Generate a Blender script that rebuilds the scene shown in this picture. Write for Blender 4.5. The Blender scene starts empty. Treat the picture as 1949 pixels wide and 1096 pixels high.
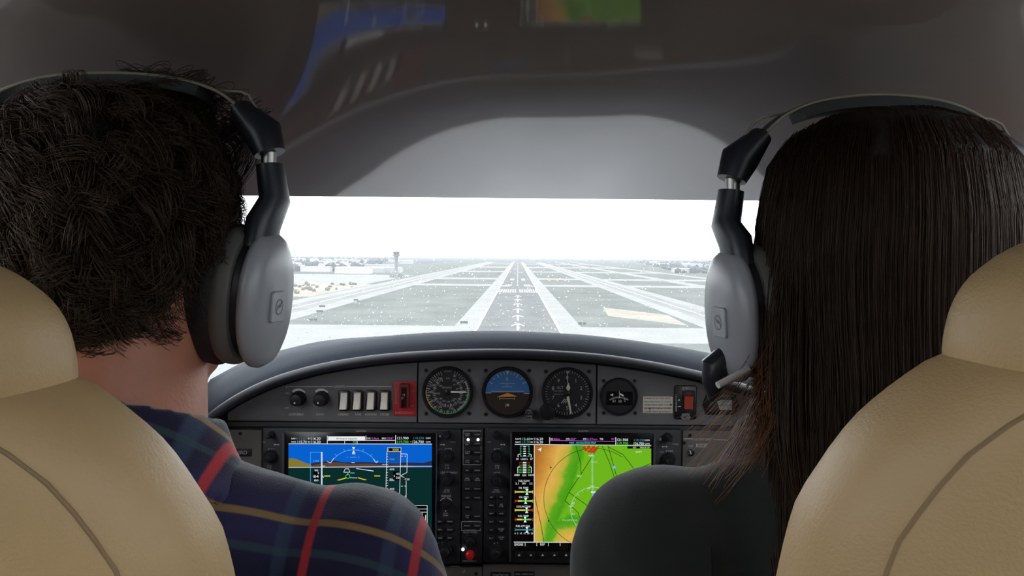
import bpy, bmesh, math, random
import numpy as np
from mathutils import Vector, Matrix, noise

random.seed(7); rng = np.random.default_rng(7)
SC = bpy.context.scene
COL = SC.collection
pi, sin, cos, rad = math.pi, math.sin, math.cos, math.radians

# ------------------------------------------------------------------ camera, sky, exposure
F = 1462.0                    # focal length in pixels of the 1949 px wide frame
VX, VY = 985.0, 487.0         # where straight ahead / the horizon sits in the picture
PHI = rad(0.55)               # the phone was held slightly rolled
cam_d = bpy.data.cameras.new('camera'); cam = bpy.data.objects.new('camera', cam_d); COL.objects.link(cam)
cam_d.sensor_width = 36.0; cam_d.lens = F / 1949 * 36
cam_d.shift_x = (974.5 - VX) / 1949; cam_d.shift_y = (VY - 548.0) / 1949
cam_d.clip_start = 0.01; cam_d.clip_end = 60000
cam.matrix_world = Matrix.Rotation(-PHI, 4, 'Y') @ Matrix.Rotation(pi / 2, 4, 'X')
SC.camera = cam

SKY = 5.2
wd = bpy.data.worlds.new('overcast_sky'); SC.world = wd; wd.use_nodes = True
nt = wd.node_tree; nt.nodes.clear()
_o = nt.nodes.new('ShaderNodeOutputWorld'); _b = nt.nodes.new('ShaderNodeBackground')
_tc = nt.nodes.new('ShaderNodeTexCoord'); _mp = nt.nodes.new('ShaderNodeMapping'); _n = nt.nodes.new('ShaderNodeTexNoise'); _r = nt.nodes.new('ShaderNodeValToRGB')
_mp.inputs['Scale'].default_value = (1.6, 1.6, 6.0)
_n.inputs['Scale'].default_value = 1.7; _n.inputs['Detail'].default_value = 5
_r.color_ramp.elements[0].position = .36; _r.color_ramp.elements[0].color = (.74, .79, .84, 1)
_r.color_ramp.elements[1].position = .56; _r.color_ramp.elements[1].color = (1, 1, .995, 1)
nt.links.new(_tc.outputs['Generated'], _mp.inputs['Vector']); nt.links.new(_mp.outputs['Vector'], _n.inputs['Vector'])
nt.links.new(_n.outputs['Fac'], _r.inputs['Fac']); nt.links.new(_r.outputs['Color'], _b.inputs['Color'])
_b.inputs['Strength'].default_value = SKY
nt.links.new(_b.outputs['Background'], _o.inputs['Surface'])

SC.view_settings.view_transform = 'Standard'; SC.view_settings.look = 'None'
SC.view_settings.exposure = 0.0; SC.view_settings.gamma = 1.0; SC.view_settings.use_curve_mapping = False
try:
    SC.cycles.max_bounces = 10; SC.cycles.diffuse_bounces = 5; SC.cycles.transparent_max_bounces = 24
    SC.cycles.use_denoising = True; SC.cycles.sample_clamp_indirect = 6.0
    SC.cycles.caustics_reflective = False; SC.cycles.caustics_refractive = False
except Exception: pass

# ------------------------------------------------------------------ helpers
_c, _s = cos(PHI), sin(PHI)
def W(px, py, Y):
    """point at distance Y ahead of the camera that is seen at pixel px, py"""
    dx, dy = px - VX, VY - py
    return Vector(((dx * _c - dy * _s) * Y / F, Y, (dx * _s + dy * _c) * Y / F))

def srgb(r, g, b):
    def f(c):
        c /= 255.0
        return c / 12.92 if c <= .04045 else ((c + .055) / 1.055) ** 2.4
    return (f(r), f(g), f(b), 1)

MATS = {}
def pm(name, col, rough=.5, metal=0., bump=0., bscale=200., var=.06, vscale=8., spec=.5, coat=0., coat_rough=.03, coat_ior=1.5, sheen=0.):
    if name in MATS: return MATS[name]
    m = bpy.data.materials.new(name); m.use_nodes = True; t = m.node_tree; N = t.nodes; L = t.links
    b = N['Principled BSDF']
    c = tuple(col[:3])
    tc = N.new('ShaderNodeTexCoord'); n = N.new('ShaderNodeTexNoise'); n.inputs['Scale'].default_value = vscale; n.inputs['Detail'].default_value = 4
    r = N.new('ShaderNodeValToRGB')
    r.color_ramp.elements[0].position = .3; r.color_ramp.elements[1].position = .7
    r.color_ramp.elements[0].color = tuple(x * (1 - var) for x in c) + (1,); r.color_ramp.elements[1].color = tuple(min(1, x * (1 + var)) for x in c) + (1,)
    L.new(tc.outputs['Object'], n.inputs['Vector']); L.new(n.outputs['Fac'], r.inputs['Fac']); L.new(r.outputs['Color'], b.inputs['Base Color'])
    b.inputs['Roughness'].default_value = rough; b.inputs['Metallic'].default_value = metal
    b.inputs['Specular IOR Level'].default_value = spec
    b.inputs['Coat Weight'].default_value = coat; b.inputs['Coat Roughness'].default_value = coat_rough; b.inputs['Coat IOR'].default_value = coat_ior
    b.inputs['Sheen Weight'].default_value = sheen
    if bump:
        n2 = N.new('ShaderNodeTexNoise'); n2.inputs['Scale'].default_value = bscale; n2.inputs['Detail'].default_value = 3
        bp = N.new('ShaderNodeBump'); bp.inputs['Strength'].default_value = bump; bp.inputs['Distance'].default_value = .002
        L.new(tc.outputs['Object'], n2.inputs['Vector']); L.new(n2.outputs['Fac'], bp.inputs['Height']); L.new(bp.outputs['Normal'], b.inputs['Normal'])
    MATS[name] = m
    return m

def em(name, col, st=1.0):
    if name in MATS: return MATS[name]
    m = bpy.data.materials.new(name); m.use_nodes = True; t = m.node_tree; t.nodes.clear()
    o = t.nodes.new('ShaderNodeOutputMaterial'); e = t.nodes.new('ShaderNodeEmission')
    e.inputs['Color'].default_value = tuple(col[:3]) + (1,); e.inputs['Strength'].default_value = st
    t.links.new(e.outputs[0], o.inputs['Surface']); MATS[name] = m
    return m

def tagit(o, label=None, cat=None, group=None, kind=None):
    if label: o['label'] = label
    if cat: o['category'] = cat
    if group: o['group'] = group
    if kind: o['kind'] = kind
    return o

def wloc(o):
    v = Vector((0, 0, 0))
    while o is not None:
        v = v + o.location; o = o.parent
    return v

def thing(name, label, cat, loc=(0, 0, 0), group=None):
    o = bpy.data.objects.new(name, None); COL.objects.link(o); o.location = loc; o.empty_display_size = .05
    return tagit(o, label, cat, group)

def link_mesh(name, me, mats, parent=None, base=None, smooth=True, angle=38):
    if not isinstance(mats, (list, tuple)): mats = [mats]
    for m in mats: me.materials.append(m)
    n = len(me.vertices); co = np.empty(n * 3, np.float32); me.vertices.foreach_get('co', co); co = co.reshape(-1, 3)
    if base is None:
        if parent is not None: base = wloc(parent)
        else: base = Vector(((co[:, 0].min() + co[:, 0].max()) / 2, (co[:, 1].min() + co[:, 1].max()) / 2, co[:, 2].min()))
    base = Vector([float(x) for x in base])
    co = co - np.array(base, np.float32); me.vertices.foreach_set('co', co.ravel())
    if smooth and len(me.polygons):
        me.polygons.foreach_set('use_smooth', np.ones(len(me.polygons), bool))
        if angle and len(me.polygons) < 60000:
            try: me.set_sharp_from_angle(angle=rad(angle))
            except Exception: pass
    me.update()
    o = bpy.data.objects.new(name, me); COL.objects.link(o)
    if parent is not None:
        o.parent = parent; o.location = base - wloc(parent)
    else: o.location = base
    return o

_fonts = {}
def text_geo(s):
    if s in _fonts: return _fonts[s]
    cu = bpy.data.curves.new('t', 'FONT'); cu.body = s; cu.resolution_u = 2; cu.size = 1.0
    ob = bpy.data.objects.new('t', cu)
    me = ob.to_mesh()
    v = [(p.co.x, p.co.y) for p in me.vertices]; f = [tuple(p.vertices) for p in me.polygons]
    ob.to_mesh_clear(); bpy.data.objects.remove(ob); bpy.data.curves.remove(cu)
    _fonts[s] = (v, f)
    return v, f

def outline_offset(pts, d):
    """inset a counter-clockwise outline by d"""
    n = len(pts); out = []
    for i in range(n):
        a, b, c = Vector(pts[i - 1]), Vector(pts[i]), Vector(pts[(i + 1) % n])
        e1, e2 = (b - a), (c - b)
        if e1.length < 1e-9: e1 = e2
        if e2.length < 1e-9: e2 = e1
        e1.normalize(); e2.normalize()
        n1, n2 = Vector((-e1.y, e1.x)), Vector((-e2.y, e2.x))
        m = n1 + n2
        if m.length < 1e-6: m = n1
        m.normalize(); k = max(.35, m.dot(n1))
        out.append(tuple(b + m * (d / k)))
    return out

def rrect(cx, cz, w, h, r, n=5):
    r = min(r, w / 2 - 1e-6, h / 2 - 1e-6); pts = []
    for (sx, sz, a0) in ((1, 1, 0), (-1, 1, pi / 2), (-1, -1, pi), (1, -1, 1.5 * pi)):
        for k in range(n + 1):
            a = a0 + k / n * pi / 2
            pts.append((cx + sx * (w / 2 - r) + r * cos(a), cz + sz * (h / 2 - r) + r * sin(a)))
    return pts

PY = 1.15                      # distance of the instrument panel face
def sc(d=0.): return (PY - d) / F
class MB:
    def __init__(s): s.v = []; s.f = []; s.m = []
    def add(s, V, Fc, mi=0):
        o = len(s.v); s.v.extend([tuple(p) for p in V]); s.f.extend([tuple(i + o for i in q) for q in Fc]); s.m.extend([mi] * len(Fc)); return s
    def box(s, x0, x1, y0, y1, z0, z1, mi=0):
        V = [(x, y, z) for x in (x0, x1) for y in (y0, y1) for z in (z0, z1)]
        return s.add(V, [(0, 1, 3, 2), (4, 6, 7, 5), (0, 4, 5, 1), (2, 3, 7, 6), (0, 2, 6, 4), (1, 5, 7, 3)], mi)
    def prism(s, pts, yf, yb, ch=0., mi=0):
        """outline in x,z (counter-clockwise seen from the camera), front at yf, back at yb"""
        n = len(pts); rings = [[(x, yb, z) for x, z in pts]]
        if ch > 0:
            rings.append([(x, yf + ch, z) for x, z in pts])
            q = outline_offset(pts, ch * .3); rings.append([(x, yf + ch * .3, z) for x, z in q])
            q = outline_offset(pts, ch); rings.append([(x, yf, z) for x, z in q])
        else: rings.append([(x, yf, z) for x, z in pts])
        return s.loft(rings, True, True, True, mi)
    def loft(s, rings, closed=True, cap0=True, cap1=True, mi=0):
        n = len(rings[0]); V = [p for r in rings for p in r]; Fc = []
        for i in range(len(rings) - 1):
            for j in range(n if closed else n - 1):
                k = (j + 1) % n
                Fc.append((i * n + j, i * n + k, (i + 1) * n + k, (i + 1) * n + j))
        if cap0: Fc.append(tuple(range(n - 1, -1, -1)))
        if cap1: Fc.append(tuple((len(rings) - 1) * n + j for j in range(n)))
        return s.add(V, Fc, mi)
    def tube(s, path, r, n=8, mi=0, cap=True, up=None):
        path = [Vector(p) for p in path]; R = r if isinstance(r, (list, tuple)) else [r] * len(path)
        rings = []; u = None
        for i, p in enumerate(path):
            t = (path[min(i + 1, len(path) - 1)] - path[max(i - 1, 0)])
            if t.length < 1e-9: t = Vector((0, 0, 1))
            t.normalize()
            if u is None:
                u = t.orthogonal().normalized() if up is None else Vector(up)
            u = (u - t * u.dot(t)).normalized(); w = t.cross(u)
            rr = R[i]; ru, rw = (rr if isinstance(rr, (list, tuple)) else (rr, rr))
            rings.append([p + u * ru * cos(2 * pi * k / n) + w * rw * sin(2 * pi * k / n) for k in range(n)])
        return s.loft(rings, True, cap, cap, mi)
    def lathe(s, c, prof, n=24, mi=0, axis='y'):
        """profile of (radius, offset towards -y) round an axis through c"""
        rings = []
        for r, d in prof:
            rings.append([(c[0] + r * cos(2 * pi * k / n), c[1] - d, c[2] + r * sin(2 * pi * k / n)) for k in range(n)])
        return s.loft(rings, True, True, True, mi)
    def ellipsoid(s, c, r, nu=16, nv=10, mi=0, M=None):
        rings = []; c = Vector(c)
        for i in range(1, nv):
            a = -pi / 2 + pi * i / nv; rg = []
            for k in range(nu):
                p = Vector((r[0] * cos(a) * cos(2 * pi * k / nu), r[1] * cos(a) * sin(2 * pi * k / nu), r[2] * sin(a)))
                rg.append(c + (M @ p if M else p))
            rings.append(rg)
        n = nu; V = [p for q in rings for p in q]; Fc = []
        for i in range(len(rings) - 1):
            for j in range(n): Fc.append((i * n + j, i * n + (j + 1) % n, (i + 1) * n + (j + 1) % n, (i + 1) * n + j))
        b = Vector((0, 0, -r[2])); t = Vector((0, 0, r[2])); V.append(c + (M @ b if M else b)); V.append(c + (M @ t if M else t))
        for j in range(n):
            Fc.append((len(V) - 2, (j + 1) % n, j)); Fc.append((len(V) - 1, (len(rings) - 1) * n + j, (len(rings) - 1) * n + (j + 1) % n))
        return s.add(V, Fc, mi)
    def capsule(s, p0, p1, r0, r1, n=14, mi=0):
        p0, p1 = Vector(p0), Vector(p1); t = (p1 - p0).normalized(); pts = []; R = []
        for k in range(5):
            a = pi / 2 * (k + .25) / 5; pts.append(p0 - t * r0 * cos(a)); R.append(r0 * sin(a))
        pts += [p0, p1]; R += [r0, r1]
        for k in range(4, -1, -1):
            a = pi / 2 * (k + .25) / 5; pts.append(p1 + t * r1 * cos(a)); R.append(r1 * sin(a))
        return s.tube(pts, R, n, mi)
    # ---- things laid out on the instrument panel, sizes in pixels of the panel plane
    def plate(s, px, py, w, h, rp, d0, d1, ch=0., mi=0):
        p = W(px, py, PY - d1); k = sc(d1)
        return s.prism(rrect(p.x, p.z, w * k, h * k, rp * k), PY - d1, PY - d0, ch, mi)
    def knob(s, px, py, prof, n=28, mi=0):
        """profile of (radius px, depth m)"""
        d = (max(q[1] for q in prof) + min(q[1] for q in prof)) / 2; p = W(px, py, PY - d)
        return s.lathe((p.x, PY, p.z), [(r * sc(d), dd) for r, dd in prof], n, mi)
    def flat(s, pts, d, mi=0):
        V = [W(x, y, PY - d) for x, y in pts]
        a = sum(V[i].x * V[(i + 1) % len(V)].z - V[(i + 1) % len(V)].x * V[i].z for i in range(len(V)))
        if a < 0: V.reverse()
        return s.add(V, [tuple(range(len(V)))], mi)
    def rect(s, x0, y0, x1, y1, d, mi=0): return s.flat([(x0, y0), (x1, y0), (x1, y1), (x0, y1)], d, mi)
    def frame(s, x0, y0, x1, y1, w, d, mi=0):
        s.rect(x0, y0, x1, y0 + w, d, mi); s.rect(x0, y1 - w, x1, y1, d, mi); s.rect(x0, y0, x0 + w, y1, d, mi); return s.rect(x1 - w, y0, x1, y1, d, mi)
    def line(s, a, b, w, d, mi=0):
        a, b = Vector(a), Vector(b); t = (b - a)
        if t.length < 1e-6: return s
        t.normalize(); n = Vector((-t.y, t.x)) * w / 2
        return s.flat([a + n, b + n, b - n, a - n], d, mi)
    def poly(s, P, w, d, mi=0):
        for i in range(len(P) - 1): s.line(P[i], P[i + 1], w, d, mi)
        return s
    def arc(s, cx, cy, r, a0, a1, w, d, mi=0, n=24):
        """degrees clockwise from twelve o'clock"""
        V = []; Fc = []
        for k in range(n + 1):
            a = rad(a0 + (a1 - a0) * k / n)
            for q in (r - w / 2, r + w / 2): V.append(W(cx + q * sin(a), cy - q * cos(a), PY - d))
        for k in range(n): Fc.append((2 * k, 2 * k + 2, 2 * k + 3, 2 * k + 1))
        return s.add(V, Fc, mi)
    def disc(s, cx, cy, r, d, mi=0, n=24): return s.flat([(cx + r * cos(2 * pi * k / n), cy + r * sin(2 * pi * k / n)) for k in range(n)], d, mi)
    def ticks(s, cx, cy, r0, r1, a0, a1, n, w, d, mi=0):
        for k in range(n):
            a = rad(a0 + (a1 - a0) * k / max(1, n - 1)); s.line((cx + r0 * sin(a), cy - r0 * cos(a)), (cx + r1 * sin(a), cy - r1 * cos(a)), w, d, mi)
        return s
    def txt(s, t, px, py, h, d, mi=0, al='c', wd=None, rot=0.):
        """text with capitals h px high, centred on py; al c/l/r about px; wd squeezes it to that width"""
        v, f = text_geo(t)
        if not v: return s
        x0 = min(p[0] for p in v); x1 = max(p[0] for p in v); k = h / .70
        kx = k if wd is None else wd / max(1e-6, x1 - x0)
        ox = {'c': (x0 + x1) / 2, 'l': x0, 'r': x1}[al]
        V = []
        for x, y in v:
            ax, ay = (x - ox) * kx, (y - .35) * k
            bx, by = ax * cos(rot) - ay * sin(rot), ax * sin(rot) + ay * cos(rot)
            V.append(W(px + bx, py - by, PY - d))
        return s.add(V, f, mi)
    def mesh(s, name):
        me = bpy.data.meshes.new(name); me.from_pydata([tuple(p) for p in s.v], [], s.f)
        if any(s.m): me.polygons.foreach_set('material_index', np.array(s.m, np.int32))
        return me
    def fixn(s, me):
        bm = bmesh.new(); bm.from_mesh(me); bmesh.ops.recalc_face_normals(bm, faces=bm.faces); bm.to_mesh(me); bm.free()
    def build(s, name, mats, parent=None, base=None, smooth=True, angle=38, fix=True, **tags):
        me = s.mesh(name)
        if fix: s.fixn(me)
        o = link_mesh(name, me, mats, parent, base, smooth, angle)
        return tagit(o, **tags)

def copy_thing(o, loc):
    c = o.copy(); COL.objects.link(c); c.location = loc
    for ch in o.children:
        d = ch.copy(); COL.objects.link(d); d.parent = c
    return c

def interp(x, P):
    for (a, b), (c, d) in zip(P[:-1], P[1:]):
        if x <= c: 
            t = (x - a) / (c - a) if c != a else 0
            t = max(0, t); return b + (d - b) * t
    return P[-1][1]
def interp_s(x, P):
    xs = [p[0] for p in P]; ys = [p[1] for p in P]; n = len(P)
    if x <= xs[0]: return ys[0]
    if x >= xs[-1]: return ys[-1]
    i = max(k for k in range(n - 1) if xs[k] <= x)
    def sl(k):
        if k == 0: return (ys[1] - ys[0]) / (xs[1] - xs[0])
        if k == n - 1: return (ys[-1] - ys[-2]) / (xs[-1] - xs[-2])
        return (ys[k + 1] - ys[k - 1]) / (xs[k + 1] - xs[k - 1])
    h = xs[i + 1] - xs[i]; t = (x - xs[i]) / h
    return (2*t**3-3*t**2+1)*ys[i] + (t**3-2*t**2+t)*h*sl(i) + (-2*t**3+3*t**2)*ys[i+1] + (t**3-t**2)*h*sl(i+1)

# ------------------------------------------------------------------ the cabin shell
def clear_glass(name, tint=(.93, .95, .96), veil=.05, gloss=.04, scale=60):
    m = bpy.data.materials.new(name); m.use_nodes = True; t = m.node_tree; N = t.nodes; L = t.links; N.clear()
    o = N.new('ShaderNodeOutputMaterial'); tr = N.new('ShaderNodeBsdfTransparent'); tr.inputs[0].default_value = tint + (1,)
    tl = N.new('ShaderNodeBsdfTranslucent'); tl.inputs[0].default_value = (.93, .96, 1, 1)
    gl = N.new('ShaderNodeBsdfGlossy'); gl.inputs['Roughness'].default_value = .03
    tc = N.new('ShaderNodeTexCoord'); n = N.new('ShaderNodeTexNoise'); n.inputs['Scale'].default_value = scale; n.inputs['Detail'].default_value = 6
    r = N.new('ShaderNodeMapRange'); r.inputs['To Min'].default_value = veil * .7; r.inputs['To Max'].default_value = veil * 1.3
    L.new(tc.outputs['Object'], n.inputs['Vector']); L.new(n.outputs['Fac'], r.inputs['Value'])
    m1 = N.new('ShaderNodeMixShader'); L.new(r.outputs[0], m1.inputs[0]); L.new(tr.outputs[0], m1.inputs[1]); L.new(tl.outputs[0], m1.inputs[2])
    m2 = N.new('ShaderNodeMixShader'); m2.inputs[0].default_value = gloss; L.new(m1.outputs[0], m2.inputs[1]); L.new(gl.outputs[0], m2.inputs[2])
    L.new(m2.outputs[0], o.inputs['Surface'])
    return m
M_side = clear_glass('side_window_acrylic', veil=.03)
M_ws = clear_glass('wet_windshield_acrylic', veil=.036, gloss=.02, scale=25)
M_ceil = pm('glossy_ceiling_acrylic', (.27, .205, .178), rough=.55, var=.05, vscale=3, coat=1., coat_rough=.05, coat_ior=1.45, spec=.3)
M_wall = pm('cabin_wall_grey', (.10, .09, .08), rough=.75, bump=.15, bscale=300)
M_floor = pm('cabin_carpet_grey', (.07, .065, .06), rough=.95, bump=.5, bscale=700)
M_vinyl = pm('glareshield_vinyl', (.009, .013, .021), rough=.6, bump=.25, bscale=900, var=.1, spec=.14)
M_rim = pm('glareshield_rim_rubber', (.016, .016, .022), rough=.5, spec=.5)
M_white = pm('pale_aircraft_paint', (.135, .135, .14), rough=.5)

HW = .528
CA, CB, CC = 3.581, 7.662, 1.5376     # how the front corners of the ceiling curve down
def smin(a, b, k=.03):
    m = min(a, b); return m - k * math.log(math.exp(-(a - m) / k) + math.exp(-(b - m) / k))
def zc(y):
    # two slopes, blended near y = .75, levelling out behind the camera
    g = .0861 + .1418 * (1.15 - y) + .0573 * .05 * math.log(1 + math.exp((.75 - y) / .05))
    if y > .1: return g
    g1 = .0861 + .1418 * 1.05 + .0573 * .65; return g1 + .1991 * .1 * (1 - math.exp((y - .1) / .1))
def ceil_z(x, y):
    q = min(1., abs(x) / HW)
    s = .180 + .30 * math.sqrt(max(0, 1 - q ** 9))
    u = max(0., -x - .0038, x - .12); v = max(0., y - .5605); w = max(0., y - .7)
    return smin(zc(y), s) - CA * u ** 1.6163 * v ** 1.8867 + CB * u * u * w * w - CC * u ** 3 * v
def y_edge(x):
    # the front edge lies in the plane that carries the top of the windshield
    f = lambda y: ceil_z(x, y) - (.0749 * y)
    lo, hi = .5, 1.16
    if f(hi) > 0: return 1.15
    for _ in range(40):
        m = (lo + hi) / 2
        if f(m) > 0: lo = m
        else: hi = m
    return min(1.15, lo)
def ceil_mesh():
    nx, ny = 110, 110; y0 = -1.4; V = []; Fc = []; YE = [y_edge(HW * (2 * i / nx - 1)) for i in range(nx + 1)]
    for j in range(ny + 1):
        for i in range(nx + 1):
            x = HW * (2 * i / nx - 1); y = y0 + (YE[i] - y0) * (j / ny) ** .8; V.append((x, y, ceil_z(x, y)))
    for j in range(ny):
        for i in range(nx):
            a = j * (nx + 1) + i; Fc.append((a, a + nx + 1, a + nx + 2, a + 1))
    n = len(V); V += [(x, y, z + .02) for x, y, z in V]; Fc += [tuple(n + k for k in reversed(q)) for q in Fc]
    rim = [i for i in range(nx + 1)] + [j * (nx + 1) + nx for j in range(1, ny + 1)] + [ny * (nx + 1) + i for i in range(nx - 1, -1, -1)] + [j * (nx + 1) for j in range(ny - 1, 0, -1)]
    for k in range(len(rim)):
        a, b = rim[k], rim[(k + 1) % len(rim)]; Fc.append((a, b, b + n, a + n))
    b = MB(); b.add(V, Fc); return b
ceil_mesh().build('ceiling', M_ceil, kind='structure', label='dark glossy cabin ceiling mirroring the screens', angle=50)

MB().box(-.64, .64, -1.44, 1.9, -1.03, -1.0).build('floor', M_floor, kind='structure', label='dark carpeted cabin floor')
MB().box(-.64, .64, -1.44, -1.40, -1.0, .46).build('wall_back', M_wall, kind='structure', label='rear cabin bulkhead')
SILL = -.16
MB().box(-.59, .59, 1.35, 1.39, -1.0, -.25).build('wall_front', M_wall, kind='structure', label='firewall ahead of the pedals')
for sx, side in ((-1, 'left'), (1, 'right')):
    b = MB(); xa, xb = sorted((sx * .55, sx * .59))
    b.box(xa, xb, -1.4, 1.34, -1.0, SILL)
    b.box(xa, xb, -1.4, -1.15, SILL, .18); b.box(xa, xb, -.17, -.09, SILL, .18); b.box(xa, xb, .72, 1.15, SILL, -.02)  # unseen raised front sill, added to darken what the ceiling mirrors
    b.build('wall_' + side, M_wall, kind='structure', label='dark grey cabin side wall', smooth=False)
    for k, (ya, yb) in enumerate(((-1.15, -.17), (-.09, .745))):
        n = 1 + k + (2 if sx > 0 else 0); xm = sx * .533
        MB().box(xm - .003, xm + .003, ya, yb, SILL, .185).build('window_%d' % n, M_side, kind='structure', label='clear acrylic cabin side window', smooth=False)
# front quarter glass and windshield
def ws_pt(x, t):
    """windshield: t 0 at the top edge, 1 at its base"""
    q = abs(x) / HW
    ye = y_edge(x) + .005; ze = .0749 * ye + .004
    return Vector((x, ye + (1.38 - .05 * q * q - ye) * t, ze + (-.18 - .05 * q * q - ze) * t))
def ws_mesh():
    nx, nt_ = 40, 20; V = []; Fc = []
    for o in (0, .005):
        for j in range(nt_ + 1):
            for i in range(nx + 1):
                p = ws_pt(-HW + 2 * HW * i / nx, j / nt_); V.append((p.x, p.y + o * .5, p.z + o))
    n = (nx + 1) * (nt_ + 1)
    for j in range(nt_):
        for i in range(nx):
            a = j * (nx + 1) + i; Fc.append((a, a + 1, a + nx + 2, a + nx + 1)); Fc.append((n + a, n + a + nx + 1, n + a + nx + 2, n + a + 1))
    b = MB(); b.add(V, Fc); return b
ws = ws_mesh().build('window_5', M_ws, kind='structure', label='rain-spotted windshield above the glareshield')
for sx in (-1, 1):
    P = [ws_pt(sx * HW, t / 8) for t in range(9)]
    V = [tuple(p) for p in P] + [(sx * HW, P[-1].y, SILL - .07), (sx * HW, .745, SILL - .07), (sx * HW, .745, .052)]
    n = len(V); V2 = V + [(x + sx * .005, y, z) for x, y, z in V]
    Fc = [tuple(range(n)), tuple(range(2 * n - 1, n - 1, -1))] + [(k, (k + 1) % n, n + (k + 1) % n, n + k) for k in range(n)]
    b = MB(); b.add(V2, Fc); b.build('window_%d' % (6 if sx < 0 else 7), M_side, kind='structure', label='front quarter window beside the glareshield', smooth=False)
# raindrops, as flattened lenses on the outside of the windshield
def glass_mat(name):
    m = bpy.data.materials.new(name); m.use_nodes = True; t = m.node_tree; N = t.nodes; b = N['Principled BSDF']
    b.inputs['Transmission Weight'].default_value = 1; b.inputs['Roughness'].default_value = .02; b.inputs['IOR'].default_value = 1.33
    b.inputs['Base Color'].default_value = (1, 1, 1, 1)
    n = N.new('ShaderNodeTexNoise'); n.inputs['Scale'].default_value = 40; r = N.new('ShaderNodeMapRange'); r.inputs['To Min'].default_value = .0; r.inputs['To Max'].default_value = .05
    t.links.new(n.outputs['Fac'], r.inputs['Value']); t.links.new(r.outputs[0], b.inputs['Roughness'])
    return m
def drops():
    b = MB(); R = random.Random(3)
    for k in range(1900):
        x = R.uniform(-.5, .5); t = R.random() ** .8 * .80 + .04
        if t < .3 and R.random() < .6: continue
        p = ws_pt(x, t); e1 = (ws_pt(x, min(1, t + .01)) - ws_pt(x, t - .01)).normalized(); e0 = (ws_pt(x + .01, t) - ws_pt(x - .01, t)).normalized(); nn = e0.cross(e1).normalized()
        if nn.z < 0: nn = -nn
        r = .0004 + .0009 * R.random() ** 2.5; st = 1.0 + 1.2 * R.random() ** 3
        M = Matrix((e0, e1 * st, nn * .65)).transposed()
        b.ellipsoid(p + nn * .006, (r, r, r), 8, 5, 0, M)
    return b
drops().build('raindrops', glass_mat('rain_water'), parent=ws, kind='stuff', angle=0)

# white nose of the aeroplane outside, below the sight line over the glareshield
b = MB(); rings = []
for y, w, z in ((1.40, .66, -.205), (1.7, .64, -.225), (2.1, .56, -.255), (2.5, .38, -.315), (2.9, .28, -.41), (3.15, .16, -.54), (3.22, .06, -.66)):
    rings.append([(w * math.copysign(abs(cos(a)) ** .7, cos(a)), y, z - .45 + (.45 if sin(a) > 0 else .3) * math.copysign(abs(sin(a)) ** .8, sin(a))) for a in [2 * pi * k / 32 for k in range(32)]])
b.loft(rings); b.build('nose_cowling', M_white, kind='structure', label='pale grey painted aeroplane nose ahead of the windshield')

# ------------------------------------------------------------------ glareshield
LIP = [(330, 900), (372, 840), (402, 806), (432, 783), (470, 760), (520, 737), (580, 718), (650, 703), (740, 691), (850, 684), (950, 682), (1050, 685), (1150, 693), (1250, 708), (1340, 727), (1400, 744), (1480, 775), (1540, 812), (1590, 860), (1625, 910)]
CREST = [(400, 722), (470, 686), (560, 660), (620, 648), (700, 641), (800, 637), (950, 635.5), (1050, 640), (1150, 647), (1250, 657), (1350, 671), (1450, 692), (1530, 716)]
def lip(t): 
    u = t * (len(LIP) - 1); i = min(int(u), len(LIP) - 2); xs = list(range(len(LIP)))
    return interp_s(u, [(k, p[0]) for k, p in enumerate(LIP)]), interp_s(u, [(k, p[1]) for k, p in enumerate(LIP)])
def gs_profile(t):
    """profile from the underside of the lip over the crest to the foot of the windshield"""
    lx, ly = lip(t)
    q = W(lx, ly, 1.105); qb = W(lx, ly + 2, 1.16)
    cxp = 400 + (1530 - 400) * t; cyp = interp_s(cxp, CREST); c = W(cxp, cyp, 1.21)
    ex = -.54 + 1.08 * t; ez = -.185 - .05 * (2 * t - 1) ** 2
    p = [qb, q + Vector((0, .012, -.001)), q, q + Vector((0, -.004, .006)), q + Vector((0, .003, .013))]
    a = q + Vector((0, .003, .013))
    # a groove behind the rolled rim, then the padded rise
    p.append(a + Vector((0, .006, -.001)))
    for k in range(1, 8):
        u = k / 8; m = a.lerp(c, u); m.z += .018 * sin(pi * u) * (1 - u * .3); m.y = a.y + (c.y - a.y) * u; p.append(m)
    p.append(c)
    e = Vector((ex, 1.37 - .03 * (2 * t - 1) ** 2, ez))
    for k in range(1, 7):
        u = k / 6; m = c.lerp(e, u); m.z -= .006 * sin(pi * u); p.append(m)
    p.append(e + Vector((0, 0, -.06)))
    p.append(Vector((q.x * .98 + 0, 1.20, q.z - .03)))
    return p
b = MB(); NT = 64; prof = [gs_profile(k / NT) for k in range(NT + 1)]
b.loft(prof, True, True, True)
gs = thing('glareshield', 'dark padded glareshield arching over the instrument panel', 'glareshield', (0, 1.2, -.3))
b.build('hood', M_vinyl, gs, angle=55)
b = MB(); b.tube([prof[k][3] + Vector((0, -.001, .002)) for k in range(NT + 1)], .0068, 10); b.build('rim', M_rim, gs)

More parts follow.
